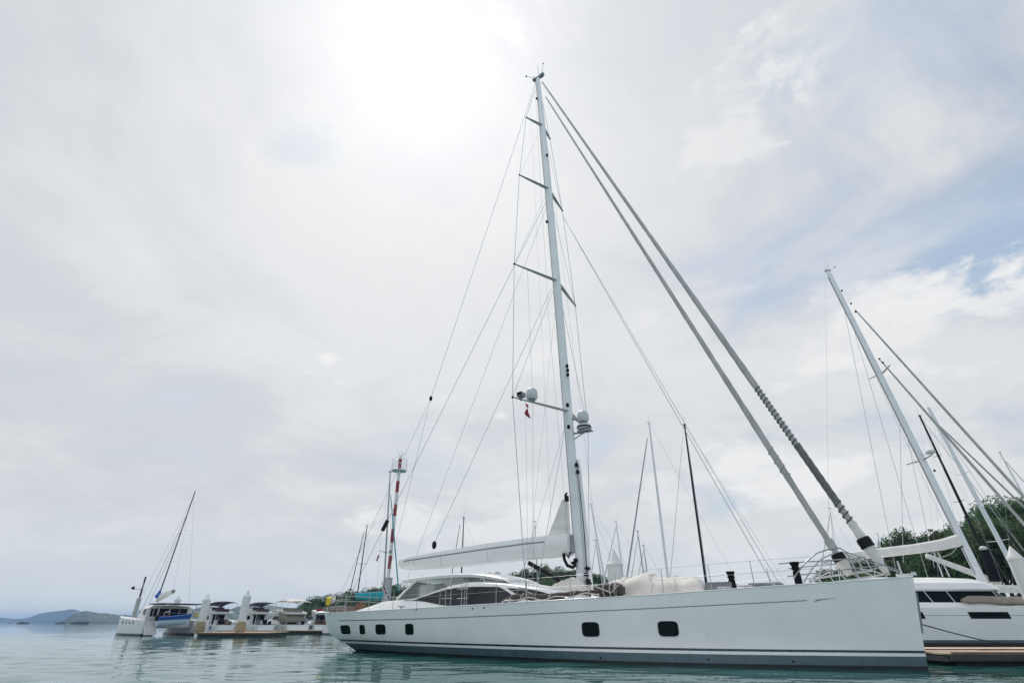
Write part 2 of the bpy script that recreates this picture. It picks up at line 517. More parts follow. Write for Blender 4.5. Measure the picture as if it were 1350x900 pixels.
def superpts(cx, cy, w, h, skew=0, n=28, e=4.5):
    pts = []
    for k in range(n):
        a = 2 * math.pi * k / n
        c, s = math.cos(a), math.sin(a)
        ux = math.copysign(abs(c) ** (2 / e), c); uy = math.copysign(abs(s) ** (2 / e), s)
        pts.append((cx + ux * w / 2 + skew * uy, cy + uy * h / 2))
    return pts
for cx, cy, w, h, sk in [(455.5, 829.5, 12.6, 12, 1.0), (477.6, 829.3, 7.2, 12.6, .5), (501.7, 829.2, 13.4, 13.6, .4), (539.7, 829, 11.2, 14.8, .3),
                         (778.7, 829.2, 23, 19.4, 1.0), (881, 828.4, 27, 20.4, 1.4)]:
    P = superpts(cx, cy, w, h, sk)
    q = [on_hull(px, py, .004) for px, py in P]
    c, nrm = on_hull(cx, cy, .004)
    m = MB()
    n = len(q)
    m.add([p for p, _ in q] + [c], [(i, (i + 1) % n, n) for i in range(n)], 0)
    w_ = m.build('hull_window', GLASS, yacht)
    r = MB()
    ins = [p for p, _ in q]
    outs = [on_hull(cx + (px - cx) * (1 + 2.2 / w), cy + (py - cy) * (1 + 2.2 / h), .003)[0] for px, py in P]
    mid = [(a + b) / 2 + nrm * .009 for a, b in zip(ins, outs)]
    r.loft([ins, mid, outs], closed=True, cap0=False, cap1=False)
    r.build('window_frame', WHITE2, w_)

# cove line and its arrow head near the bow
def ribbon(pix, wpx, name, material, parent, off=.004, f=on_hull):
    m = MB(); up = []; dn = []
    n = 90
    L = len(pix) - 1
    for i in range(n + 1):
        s = i / n * L; k = min(int(s), L - 1); t = s - k
        x = lerp(pix[k][0], pix[k + 1][0], t); y = lerp(pix[k][1], pix[k + 1][1], t)
        up.append(f(x, y - wpx / 2, off)[0]); dn.append(f(x, y + wpx / 2, off)[0])
    m.loft([up, dn], closed=False, cap0=False, cap1=False)
    return m.build(name, material, parent)
ribbon([(447, 817.6), (544, 815.6), (680, 810.2), (787, 804.8), (860, 801.4), (978, 795.4), (1064, 791)], 1.25, 'cove_line', GREY, yacht)
m = MB()
pp = [on_hull(*p, .005)[0] for p in [(1072, 793), (1077, 789.6), (1105, 787.4), (1084, 790.4)]]
m.add(pp, [(0, 1, 2, 3)], 0, False); m.build('cove_arrow', GREY, yacht)
m = MB()
m.tube([(x1(z) + .01, 0, z) for z in (1.15, 1.6, 2.1, 2.5)], [.05, .06, .06, .05], 8, 0)
m.build('stem_guard', GREY, yacht)
for px, py in [(549, 802.5), (566, 867), (792, 866.5), (934, 868.5), (1046, 871.5), (623, 801.8), (638, 800.6), (435, 809)]:
    p, nr = on_hull(px, py, .0)
    m = MB(); m.tube([p - nr * .03, p + nr * .015], .04, 10); m.build('drain_fitting', BLACK, yacht)

# ---- deck house
ST = [(462, 806.5, .2), (480, 800, 1), (500, 793.0, 1), (520, 791.0, 1), (545, 788.5, 1), (560, 783.5, 1), (575, 778, 1), (592, 772.5, 1), (610, 768.8, 1), (635, 767.8, 1), (660, 769.3, 1),
      (690, 773, 1), (715, 776.2, 1), (735, 780, 1), (752, 784, 1), (762, 788, .8)]
HT = [(-1, 1.7), (2, 2.0), (5, 2.25), (9, 2.38), (12, 2.3), (14, 2.1), (16, 1.75)]
prof = []
for px, py, _ in ST:
    p = yl(px, py, 2.05); prof.append((p.x, p.z))
HX = [p[0] for p in prof]
def house_top(x): return interp(x, prof)
def house_t(x, z):
    a = zd(x); b = max(house_top(x), a + .05)
    return interp(x, HT) - .30 * max(0, min(1.15, (z - a) / (max(b - a, .4))))
m = MB(); rings = []
for i in range(61):
    x = lerp(HX[0], HX[-1], i / 60)
    a = zd(x) - .08; b = max(house_top(x), a + .1)
    w0 = interp(x, HT); w1 = house_t(x, b)
    cr = min(.22, (b - a) * .2)
    ring = [(x, -w0, a), (x, -lerp(w0, w1, .5), lerp(a, b, .5)), (x, -w1, b - .04), (x, -w1 + .07, b + .02), (x, -w1 * .5, b + cr * .8), (x, 0, b + cr),
            (x, w1 * .5, b + cr * .8), (x, w1 - .07, b + .02), (x, w1, b - .04), (x, lerp(w0, w1, .5), lerp(a, b, .5)), (x, w0, a)]
    rings.append(ring)
m.loft(rings, closed=False, cap0=True, cap1=True)
house = m.build('deckhouse', WHITE, yacht)

def on_house(px, py, off=.012):
    t = 2.0
    for _ in range(40):
        p = yl(px, py, t); t = .5 * t + .5 * house_t(p.x, p.z)
    p = yl(px, py, t)
    return p + Vector((0, -off, off * .2)), None
def strip_patch(top, bot, name, material, parent, off=.012, n=60):
    """surface between an upper and a lower picture line, lying on the house side"""
    x_a, x_b = max(top[0][0], bot[0][0]), min(top[-1][0], bot[-1][0])
    m = MB(); rows = [[], [], [], [], []]
    for i in range(n + 1):
        x = lerp(x_a, x_b, i / n)
        yt, yb = smooth_tab(x, top), smooth_tab(x, bot)
        for k in range(5): rows[k].append(on_house(x, lerp(yt, yb, k / 4), off)[0])
    m.loft(rows, closed=False, cap0=False, cap1=False)
    o = m.build(name, material, parent)
    # the same pane on the port side
    m2 = MB(); m2.loft([[Vector((p.x, -p.y, p.z)) for p in r] for r in rows], closed=False, cap0=False, cap1=False)
    m2.build(name, material, parent)
    return rows
strip_patch([(546, 790.2), (560, 785.6), (580, 779), (600, 774.6), (625, 773), (645, 773), (660, 774.2), (683, 789.5)],
            [(546, 791), (560, 792.6), (582, 797), (600, 798.2), (630, 797.4), (660, 795.4), (676, 794.4), (683, 791.2)], 'saloon_window', GLASSG, house)
strip_patch([(669, 774.6), (680, 775.4), (690, 777.5), (702, 783.2)], [(669, 775), (680, 782), (690, 788.5), (702, 788)], 'saloon_window', GLASSG, house)
strip_patch([(684, 774.4), (694, 775.6), (712, 779), (728, 783.6)], [(684, 775.0), (694, 778.2), (712, 784.6), (728, 786.2)], 'saloon_window', GLASSG, house)
ribbon([(533, 790.6), (546, 790.6), (556, 787)], .9, 'window_trim', GREY, house, .02, on_house)

# ---- hard top with clear side screens
TOPT = 1.72
hp = [(528, 764.6), (545, 762), (560, 760.2), (580, 758.2), (600, 757), (620, 756.8), (640, 758.4), (655, 761.0), (664, 763.6), (668, 766)]
m = MB(); rings = []
for k, (px, py) in enumerate(hp):
    p = yl(px, py, TOPT); w = TOPT * (1 if k > 0 else .96)
    th = .13 if k < 8 else .07
    rings.append([(p.x, -w, p.z), (p.x, -w + .06, p.z + .05), (p.x, -w * .5, p.z + .14), (p.x, 0, p.z + .17), (p.x, w * .5, p.z + .14), (p.x, w - .06, p.z + .05), (p.x, w, p.z),
                  (p.x, w - .1, p.z - th), (p.x, 0, p.z - th + .12), (p.x, -w + .1, p.z - th)])
m.loft(rings, closed=True)
hard = m.build('hardtop', WHITE, yacht)
for s in (1, -1):
    m = MB()
    lo = [(523, 789.4), (545, 787), (560, 782), (575, 776.5), (592, 771), (610, 767.4), (640, 766.6), (660, 768.4), (690, 772)]
    hi = [(549, 764), (556, 763.2), (566, 762), (580, 760.6), (596, 759.6), (612, 759.2), (636, 760.8), (655, 763.4), (670, 767.4)]
    a = [yl(*p, 1.74) for p in lo]; b = [yl(*p, 1.60) for p in hi]
    if s < 0: a = [Vector((p.x, -p.y, p.z)) for p in a]; b = [Vector((p.x, -p.y, p.z)) for p in b]
    m.loft([a, [lerp(u, v, .5) for u, v in zip(a, b)], b], closed=False, cap0=False, cap1=False)
    m.build('side_screen', CLEAR, hard)
    m = MB()
    m.tube([a[0], b[0]], .07, 8); m.build('screen_post', WHITE, hard)
    for i in (2, 4, 6): m = MB(); m.tube([a[i], b[i]], .03, 6); m.build('screen_mullion', LGREY, hard)
m = MB()
p = yl(572, 780, .5); m.box((p.x, 0, p.z - .1), (1.2, 2.2, .9)); 
p = yl(611, 766, .5); m.prism([(p.x - 1.0, -.9, p.z - .35), (p.x + 1.3, -.9, p.z - .35), (p.x - .1, -.9, p.z + .32)], (0, 1.8, 0))
m.build('helm_console', WHITE2, yacht, bevel=.04)

# ---- mast
MP = [(768, 778), (757, 640), (748, 530), (730, 372), (719, 250), (714, 166), (708.5, 104)]
mp_ = [yl(*p) for p in MP]
# one smooth raked line through the measured points
z0, z1 = 2.3, mp_[-1].z
def mast_x(z):
    t = (z - 2.9) / (44.5 - 2.9)
    return 15.62 - 1.18 * t - .36 * t * t
def mast_at(z, dx=0, dy=0): return Vector((mast_x(z) + dx, dy, z))
m = MB()
zs = [2.3, 3, 5, 8, 12, 16, 20, 24, 28, 32, 36, 40, 43, z1]
m.tube([mast_at(z) for z in zs], [.275 if z < 34 else lerp(.275, .19, (z - 34) / 11) for z in zs], 16, 0, .62, up=(1, 0, 0))
mast = m.build('mast', SPAR, yacht)
m = MB()
m.tube([mast_at(z, -.30 + (.05 if z > 36 else 0)) for z in zs[2:]], .028, 6); m.build('mast_track', GREY, mast)
m = MB()
a, b = yl(762.5, 606), yl(778.5, 780)
m.tube([a, lerp(a, b, .1), lerp(a, b, .5), b], [.04, .10, .14, .17], 10); m.build('furled_storm_jib', SPAR, mast)
m = MB(); m.tube([yl(760.5, 606, .05), yl(764, 640, .1), yl(770, 700, .16), yl(774.5, 765, .2)], .022, 5); m.build('halyard', ROPEB, mast)
SPR = [(37.99, (1.46, 1.5), (.70, .14)), (30.78, (2.42, 2.69), (1.10, .24)), (22.15, (3.22, 3.53), (1.40, .38)), (12.63, (3.65, 3.87), (1.58, .54))]
SPRD = mat('grey painted spreader', (.46, .45, .45), .5, var=.06)
tips = {}
for k, (z, tq, swq) in enumerate(SPR):
    for s in (1, -1):
        t = tq[0 if s > 0 else 1]; sw = swq[0 if s > 0 else 1]
        root = mast_at(z, -.02, -s * .12); tip = Vector((mast_x(z) - sw, -s * t, z + .02))
        tips[(k, s)] = tip
        m = MB()
        d = (tip - root)
        m.tube([root, root + d * .5, tip], [.15, .12, .06], 10, 0, .38, up=(d.y, -d.x, 0))
        sp = m.build('spreader', SPRD, mast)
        m = MB(); m.ball(tip, .075, 8, 6); m.build('spreader_tip', BLACK, sp)
m = MB()
pt = mast_at(z1)
m.box(pt + Vector((0, 0, .05)), (1.0, .3, .12)); m.box(pt + Vector((.42, 0, .2)), (.4, .25, .22))
m.tube([pt + Vector((-.4, .1, 0)), pt + Vector((-.45, .1, .9))], .02, 5); m.tube([pt + Vector((.1, -.1, 0)), pt + Vector((.1, -.1, 1.6))], .018, 5)
m.tube([pt + Vector((-.2, -.1, .1)), pt + Vector((-.9, -.5, .35))], .018, 5); m.ball(pt + Vector((-.9, -.5, .4)), .09, 8, 6)
m.tube([pt + Vector((.3, .1, .1)), pt + Vector((.5, .2, 1.9))], .016, 5); m.ball(pt + Vector((.5, .2, 1.95)), .07, 8, 6)
m.build('masthead_instruments', SPARD, mast)
for z, dx in [(15.5, .3), (15.2, .32), (14.9, .3), (9.3, .34), (8.9, .38), (12.95, .1), (11.6, .05), (27.5, -.28), (41.5, -.2), (34.2, .25)]:
    p = mast_at(z, dx, -.2); m = MB(); m.box(p, (.16, .14, .22)); m.build('mast_fitting', BLACK, mast, bevel=.03)
for px, py in [(774, 757), (776, 765), (777, 769), (775, 749), (760, 738), (757, 742)]:
    p = yl(px, py, .15); m = MB(); m.tube([p + Vector((0, .1, 0)), p - Vector((0, .22, 0))], [.11, .08], 10); m.build('halyard_winch', BLACK, mast)
# domes on the lowest spreader and before the mast
def dome(px, py, t, r, name='satellite_dome'):
    p = yl(px, py, t)
    m = MB(); m.lathe([(r * .35, -r * 1.02), (r * .8, -r * .9), (r * .98, -r * .55), (r, -r * .1), (r * .98, r * .25), (r * .86, r * .62), (r * .6, r * .92), (r * .3, r * 1.08), (.01, r * 1.12)], p, 20)
    d_ = m.build(name, LGREY, mast)
    m = MB(); m.lathe([(r * .5, -r * 1.25), (r * .55, -r * 1.0)], p, 14); m.build('dome_foot', GREY, d_)
    return p
t4 = tips[(3, 1)]
f4 = .62
q = yl(701, 519.5, 2.35); dome(701, 519.5, 2.35, .35)
m = MB(); p = yl(687, 520.5, 3.2); m.box(p, (.36, .42, .26)); m.box(p + Vector((.0, -.02, -.22)), (.10, .10, .26)); fl_ = m.build('floodlight', GREY, mast, bevel=.015)
m = MB(); m.box(p + Vector((.02, -.22, .02)), (.26, .03, .16)); m.build('lamp_glass', GLASS, fl_)
dome(768.5, 549, 0, .345)
p = yl(770, 563, 0)
m = MB(); m.lathe([(.2, -.16), (.40, -.1), (.42, .02), (.36, .14), (.1, .2)], p, 20); m.build('radar_dome', LGREY, mast)
m = MB(); m.lathe([(.425, -.06), (.43, -.02), (.425, .03)], p, 20); m.build('radar_band', BLACK, mast)
m = MB()
a = mast_at(p.z - .25); m.tube([a, p + Vector((.3, 0, -.3))], .06, 8); m.tube([mast_at(p.z - .7), p + Vector((0, 0, -.3))], .04, 6)
m.box(p + Vector((.05, 0, -.24)), (.8, .5, .06))
m.build('radar_bracket', SPARD, mast)
m = MB(); m.tube([mast_at(p.z + .75), p + Vector((-.1, 0, .45))], .08, 8)
m.build('dome_bracket', SPARD, mast)

# ---- boom
top = [(530.5, 738.5), (545, 734.5), (580, 728), (640, 717.8), (700, 709.5), (753, 704)]
bot = [(528.5, 749), (545, 750.6), (580, 749.2), (640, 744), (700, 737), (753, 733)]
m = MB(); rings = []; bo = []
for (a, b) in zip(top, bot):
    A, B = yl(*a), yl(*b)
    x = (A.x + B.x) / 2; bo.append((x, A.z, B.z))
    h = A.z - B.z; w = .46 if h > .6 else .36
    rings.append([(x, -w * .8, A.z), (x, -w, A.z - h * .28), (x, -w * .85, A.z - h * .62), (x, -w * .42, B.z + h * .06), (x, 0, B.z),
                  (x, w * .42, B.z + h * .06), (x, w * .85, A.z - h * .62), (x, w, A.z - h * .28), (x, w * .8, A.z), (x, 0, A.z + .05)])
m.loft(rings)
boom = m.build('boom', WHITE, yacht)
m = MB(); up = []; dn = []
for i in range(40):
    t = lerp(.05, .89, i / 39) * (len(bo) - 1); k = min(int(t), len(bo) - 2); f = t - k
    x, za, zb = (lerp(bo[k][j], bo[k + 1][j], f) for j in range(3))
    h = za - zb; w = .466 if h > .6 else .37
    zc_ = za - h * .285
    up.append((x, -w, zc_ + .03)); dn.append((x, -w - .002, zc_ - .035))
m.loft([up, dn], closed=False, cap0=False, cap1=False); m.build('boom_stripe', GREY, boom)
for k in (1, 2, 3, 4):
    x, za, zb = bo[k]; h = za - zb; w = .462 if h > .6 else .362
    sm_ = MB(); sm_.tube([(x + .4, -w * .8, za + .004), (x + .4, -w, za - h * .28), (x + .4, -w * .85, za - h * .62), (x + .4, -w * .42, zb + h * .06)], .009, 4); sm_.build('boom_seam', GREY, boom)
m = MB()
p = yl(757, 722); m.box((p.x, 0, p.z), (.5, .26, .5)); m.box((p.x - .1, 0, p.z + .42), (.3, .2, .5))
m.build('gooseneck', SPARD, boom, bevel=.03)
m = MB()
m.tube([yl(743, 729, .3), yl(744, 737, .3), yl(748, 745, .35), yl(755, 747.5, .35), yl(759, 744, .3)], .085, 8)
m.tube([yl(747, 730, .35), yl(749, 735, .35), yl(752, 727, .35)], .05, 6)
m.build('hydraulic_hose', BLACK, boom)
a, b = yl(697, 741.5, .1), yl(757, 776, .1)
m = MB(); m.tube([a, lerp(a, b, .8)], .115, 10); m.build('boom_vang', CARBON, boom)
m = MB(); m.tube([lerp(a, b, .78), lerp(a, b, .97), b], [.06, .06, .11], 8); m.build('vang_ram', STEEL, boom)
# stub of the mainsail up the mast
m = MB()
tri = [(747, 656), (749.5, 664), (751.5, 704), (722, 706.5), (728, 693), (741, 659)]
m.prism([yl(*p) + Vector((0, -.03, 0)) for p in tri], (0, .06, 0))
sail = m.build('mainsail_head', CANW, boom)
for qa, qb in [((744, 669), (750, 671)), ((735, 682), (751, 685)), ((729, 695), (751, 697)), ((747, 658), (747, 704))]:
    m = MB(); m.tube([yl(*qa) + Vector((0, -.036, 0)), yl(*qb) + Vector((0, -.036, 0))], .012, 4); m.build('sail_seam', LGREY, sail)
m = MB(); m.tube([yl(745, 653), yl(747, 649), yl(745.5, 656)], .06, 6); m.box(yl(747, 657), (.2, .16, .3)); m.build('headboard_shackle', BLACK, sail)

# ---- furled headsails
def furled(pa, pb, rads, name):
    a, b = yl(*pa), yl(*pb)
    m = MB(); n = 120
    d = b - a
    pts = []; rr = []
    for i in range(n + 1):
        t = i / n
        pts.append(a + d * t)
        rr.append(smooth_tab(t, rads) * (1 + .05 * math.sin(i * 2.3) + .035 * math.sin(i * .9 + 1)))
    m.tube(pts, rr, 12)
    return a, d, m.build(name, CANGREY, yacht)
def wraps(a, d, t0, t1, pitch, r, mat_, parent, name='lashing', wr=.036):
    L = d.length; n = int((t1 - t0) * L / pitch)
    dn = d.normalized(); u = dn.cross(Vector((0, 1, 0))).normalized(); w = dn.cross(u)
    m = MB(); pts = []
    for i in range(n * 10 + 1):
        t = lerp(t0, t1, i / (n * 10)); an = i / 10 * 2 * math.pi
        pts.append(a + d * t + (u * math.cos(an) + w * math.sin(an)) * r(t))
    m.tube(pts, wr, 5)
    return m.build(name, mat_, parent)
def band(a, d, t0, t1, r0, r1, mat_, parent, name):
    m = MB(); n = max(2, int((t1 - t0) * d.length / .12)); 
    m.tube([a + d * lerp(t0, t1, i / n) for i in range(n + 1)], [lerp(r0, r1, i / n) * (1 + .05 * math.sin(i * 1.9)) for i in range(n + 1)], 12)
    return m.build(name, mat_, parent)
def frac(pa, pb, q):
    a, b = yl(*pa), yl(*pb); p = yl(*q); d = b - a
    return (p - a).dot(d) / d.dot(d)
PA, PB = (714.5, 108), (1171, 758)
tt = lambda q: frac(PA, PB, q)
R1 = [(0, .045), (.03, .06), (.25, .09), (.5, .115), (tt((985, 508)), .155), (tt((1000, 522)), .13), (.9, .125), (1, .11)]
a, d, fs = furled(PA, PB, R1, 'furled_headsail')
wraps(a, d, tt((989, 516)), tt((1052, 585)), .23, lambda t: .142, CANDARK, fs, wr=.034)
band(a, d, tt((1052, 585)), tt((1108, 662)), .155, .15, CANDARK, fs, 'dark_sleeve')
wraps(a, d, tt((1106, 660)), tt((1126, 690)), .24, lambda t: .15, CANDARK, fs, wr=.035)
band(a, d, tt((1124, 686)), tt((1139, 708)), .15, .18, CANW, fs, 'bunched_cloth')
band(a, d, tt((1139, 708)), tt((1148, 720)), .25, .28, CARBON, fs, 'dark_collar')
band(a, d, tt((1148, 720)), 1.0, .22, .10, CANW, fs, 'furler_cover')
PC, PD = (719.5, 128), (1121, 758)
tt = lambda q: frac(PC, PD, q)
R2 = [(0, .04), (.03, .052), (.25, .075), (.5, .105), (.78, .132), (tt((1015, 592)), .145), (.93, .125), (1, .12)]
a, d, fs = furled(PC, PD, R2, 'furled_staysail')
wraps(a, d, tt((1016, 590)), tt((1040, 625)), .36, lambda t: .145, CANGREY, fs, wr=.04)
band(a, d, tt((1094, 710)), tt((1101, 722)), .17, .18, CANGREY, fs, 'bunched_cloth')
band(a, d, tt((1104, 729)), tt((1110, 739)), .24, .26, CARBON, fs, 'dark_collar')
band(a, d, tt((1110, 739)), 1.0, .24, .14, CANB, fs, 'furler_cover')

# ---- standing and running rigging
def wire(name, pts, r=.014, mat_=WIRE, parent=None):
    m = MB(); m.tube(pts, r, 5); return m.build(name, mat_, parent or yacht)
for s in (1, -1):
    chain = Vector((14.35, -s * 3.38, zd(14.3)))
    wire('shroud', [mast_at(43.6, 0, -s * .15), tips[(0, s)], tips[(1, s)], tips[(2, s)], tips[(3, s)], chain], .019)
    wire('diagonal_shroud', [tips[(3, s)], mast_at(21.9, 0, -s * .15)], .014)
    wire('diagonal_shroud', [tips[(2, s)], mast_at(30.5, 0, -s * .15)], .012)
    wire('diagonal_shroud', [tips[(1, s)], mast_at(37.7, 0, -s * .12)], .011)
    wire('lower_shroud', [mast_at(12.3, 0, -s * .15), chain + Vector((.35, s * .1, 0))], .014)
    ch = MB(); ch.tube([chain, chain + Vector((-.02, -s * .02, .9))], .04, 8); ch.build('turnbuckle', STEEL, yacht)
wire('flag_halyard', [lerp(tips[(2, 1)], mast_at(22.15), .3), lerp(tips[(3, 1)], mast_at(12.63), .35), Vector((14.6, -3.2, 2.5))], .009)
wire('flag_halyard', [lerp(tips[(3, 1)], mast_at(12.63), .22), Vector((14.4, -3.3, 2.5))], .007)
mh = yl(706, 110); bl = yl(568, 525); bl2 = yl(570.5, 518)
wire('backstay', [mh, bl], .016)
for s in (1, -1):
    wire('backstay_leg', [bl, Vector((-.7, -s * 2.0, 2.1))], .012)
m = MB(); m.ball(bl, (.12, .12, .2), 8, 6); m.build('backstay_block', BLACK, yacht)
e = yl(459, 790, 2.2); s0 = yl(722, 262, .1)
run = [s0, lerp(s0, e, .35), e]
wire('running_backstay', run, .017)
m = MB(); q = lerp(s0, e, .845); dd = (e - s0).normalized(); m.tube([q - dd * .35, q + dd * .35], .12, 8); m.build('runner_block', BLACK, yacht)
wire('running_backstay', [Vector((s0.x, .1, s0.z)), Vector((e.x, -e.y, e.z))], .012)
s0 = yl(727, 380); e = yl(573, 715)
wire('topping_lift', [s0, e], .014)
m = MB(); m.ball(yl(572.5, 718), (.17, .12, .25), 8, 6); m.build('lift_block', BLACK, yacht)
wire('topping_lift_tail', [yl(572, 720), yl(571, 729)], .012)
wire('lazy_jack', [yl(745, 560, .1), Vector((13.2, -2.6, 2.5))], .010)
wire('lazy_jack', [mast_at(20.5, -.2, 0), yl(700, 709)], .007)
wire('inner_stay', [yl(741.5, 284), yl(1018, 768)], .017)
wire('inner_stay', [yl(742.5, 286), yl(1026, 767)], .013)
wire('mast_halyard', [mast_at(43.2, -.32, -.1), mast_at(20, -.75, -.15), mast_at(4, -.5, -.2)], .008)
wire('mast_halyard', [mast_at(43.2, -.9, 0), mast_at(6, -1.6, 0)], .006)
wire('mast_halyard', [mast_at(30, .3, .3), mast_at(3, .9, .5)], .007)

# ---- rails
xs = [1.0, 3.2, 5.3, 7.2, 8.9, 10.6, 12.6, 16.6, 18.7, 20.7, 22.6, 24.2]
def rail_pt(x, s, h): return Vector((x, -s * (hull_t(x, zd(x)) - .12), zd(x) + h))
for s in (1, -1):
    for x in xs:
        m = MB(); m.tube([rail_pt(x, s, -.02), rail_pt(x, s, 1.02)], [.018, .014], 6); m.box(rail_pt(x, s, .01), (.1, .08, .05))
        m.build('stanchion', STEEL, yacht)
    for h in (.55, 1.0):
        wire('lifeline', [rail_pt(.9, s, h)] + [rail_pt(x, s, h) for x in xs] + [rail_pt(26.4, s, h)], .006, STEEL)
for x_ in (587, 608):
    m = MB(); pb_ = yl(x_, 797, 2.75); pt_ = pb_ + Vector((0, 0, 1.25))
    m.tube([pb_ - Vector((0, 0, .1)), pt_], .02, 6); m.tube([pb_ + Vector((.1, .3, -.1)), pt_ + Vector((.1, .3, 0))], .02, 6)
    for h in (.3, .75): m.tube([pb_ + Vector((-.3, 0, h)), pb_ + Vector((.35, .1, h + .02))], .016, 5)
    m.build('boarding_gate', STEEL, yacht)
m = MB()
for s in (1, -1):
    for x in (.9, .1, -.6): m.tube([rail_pt(x, s, -.02), rail_pt(x, s, 1.0)], .018, 6)
    for h in (.35, .7, 1.0): m.tube([rail_pt(.95, s, h), rail_pt(.1, s, h), rail_pt(-.85, s, h)], .018, 6)
for h in (.7, 1.0): m.tube([Vector((-.85, t, zd(-.8) + h)) for t in (-2.1, -.6, .6, 2.1)], .018, 6)
m.build('pushpit', STEEL, yacht)
# bow rail hoops
m = MB()
def hoop(s):
    # each hoop stands along one side of the foredeck
    P = [(1046.5, 763), (1051, 755), (1062, 741), (1076, 729), (1092, 723.5), (1108, 722.2), (1115, 727), (1123, 742), (1131, 760)]
    pts = []
    for px, py in P:
        q = yl(px, py, 1.05); k = hull_t(q.x, zd(q.x)) - .1
        q = yl(px, py, max(.25, k)); pts.append(Vector((q.x, q.y if s > 0 else -q.y, q.z)))
    return pts
for s in (1, -1):
    hp_ = hoop(s); m.tube(hp_, .026, 8)
    m.tube([hp_[2] + Vector((-1.0, 0, 0)), lerp(hp_[6], hp_[7], .6) + Vector((.4, 0, 0))], .022, 8)
    m.tube([lerp(hp_[0], hp_[1], .5) + Vector((-.3, 0, 0)), lerp(hp_[7], hp_[8], .4) + Vector((1.1, s * .12, .1))], .02, 8)
    m.tube([hp_[6], hp_[6] + Vector((1.6, s * .25, -.75))], .024, 8)
m.build('pulpit', STEEL, yacht)
# folded boarding ladder lashed on the foredeck
m = MB()
L0 = [yl(1082, 741, -.2), yl(1139, 733, -.2), yl(1076, 762, -.1), yl(1150, 752, -.1), yl(1080, 770, .0), yl(1165, 757, .0)]
for i in range(0, 6, 2): m.tube([L0[i], L0[i + 1]], .032, 6)
for t in (.05, .25, .45, .65, .85, 1.0):
    m.tube([lerp(L0[0], L0[1], t), lerp(L0[2], L0[3], t)], .024, 6); m.tube([lerp(L0[2], L0[3], t), lerp(L0[4], L0[5], t)], .024, 6)
m.tube([L0[0], L0[3]], .018, 5); m.tube([L0[1], L0[2]], .018, 5)
m.build('folded_gangway', LGREY, yacht)
m = MB()
p = yl(1192, 757, 0)
m.tube([yl(1183, 739), yl(1189, 757)], .03, 6); m.box(p + Vector((0, 0, -.02)), (.55, .16, .10)); m.box(p + Vector((.32, 0, .02)), (.16, .1, .12))
m.build('bow_roller', WHITE2, yacht)
for px, yt, yb, t, k in [(1046, 740.5, 771, 1.25, .74), (962, 753, 778, 1.5, .72)]:
    a, b = yl(px - 1.5, yt, t), yl(px + 2.5, yb, t)
    m = MB(); h = a.z - b.z
    ax = Vector((b.x, b.y, 0))
    m.lathe([(.19 * k, 0), (.19 * k, h * .5), (.15 * k, h * .62), (.22 * k, h * .70), (.17 * k, h * .8), (.24 * k, h * .92), (.25 * k, h)], (a.x + .06, b.y, b.z), 14)
    m.build('covered_capstan', ROPEB, yacht)
m = MB()
for px, py, t in [(1020, 769.5, 1.4), (955, 776, 1.9), (983, 773.5, 1.4), (742, 790, 2.9), (529, 800, 2.6), (672, 793, 3.2)]:
    p = yl(px, py, t); m.tube([p + Vector((-.28, 0, .05)), p + Vector((.28, 0, .05))], .035, 6); m.box(p, (.14, .08, .12))
m.build('mooring_cleat', STEEL, yacht)
m = MB(); p = yl(951, 773, 1.2); m.box(p, (1.1, 1.0, .32)); p = yl(1010, 770.5, .6); m.box(p, (1.3, .9, .12)); m.build('deck_hatch', GREY, yacht, bevel=.04)
m = MB()
p = yl(476, 798, .3); m.box(p, (.45, .6, .3)); m.build('cockpit_locker', RIND, yacht, bevel=.04)
m = MB(); p = yl(452, 803, .8); m.box(p, (1.4, 2.2, .25)); p = yl(457, 801.5, .4); m.box(p, (.7, 1.2, .3)); m.build('aft_sunpad', CANBEIGE, yacht, bevel=.08)

# ---- things lying on, hanging from or tied to the yacht (placed in the world)
YM = Matrix.Translation(YO) @ Matrix.Rotation(-HA, 4, 'Z')
def on_yacht(o, at_local=(0, 0, 0)):
    o.matrix_world = YM @ Matrix.Translation(Vector(at_local)); return o
def hump(name, material, px_top, t0, t1, n=26, drop=.15, seed=3, lump=.06, tent=1.0):
    """cloth laid over something: crest line from the picture, rounded across between t0 and t1"""
    tc_ = (t0 + t1) / 2
    crest = [yl(px, py, tc_) for px, py in px_top]
    xs_ = [p.x for p in crest]; zs_ = [p.z for p in crest]
    m = MB(); rings = []
    for i in range(n + 1):
        x = lerp(xs_[0], xs_[-1], i / n); zt = smooth_tab(x, list(zip(xs_, zs_))); zb = zd(x) + .02
        ring = []
        e = max(0.0, math.sin(math.pi * i / n)) ** .35
        for k in range(29):
            a = math.pi * k / 28
            t = tc_ + (t1 - t0) / 2 * math.cos(a) * (.55 + .45 * e)
            z = zb + (zt - zb) * max(0.0, math.sin(a)) ** tent
            w = noise.noise(Vector((x * 1.1, t * 1.5, z * 1.3 + seed))) * lump * 2 + noise.noise(Vector((x * 3.1, t * 2.5, z * 2 + seed))) * lump + (abs(noise.noise(Vector((x * 2.3 + z * 1.6, t * 1.2, z * .9 + seed)))) - .2) * lump * 2.2
            ring.append((x, -t + w * .4, max(zb - .02, z + w * math.sin(a))))
        rings.append(ring)
    m.loft(rings, closed=False, cap0=False, cap1=False)
    o = m.build(name, material)
    return on_yacht(o)
o = hump('covered_dinghy', CANB, [(792, 777), (802, 769), (815, 763), (832, 760), (848, 755.5), (858, 757), (872, 762), (895, 761), (914, 759.5), (924, 764), (932, 773)], .35, 2.0, 90, lump=.06, tent=.85)
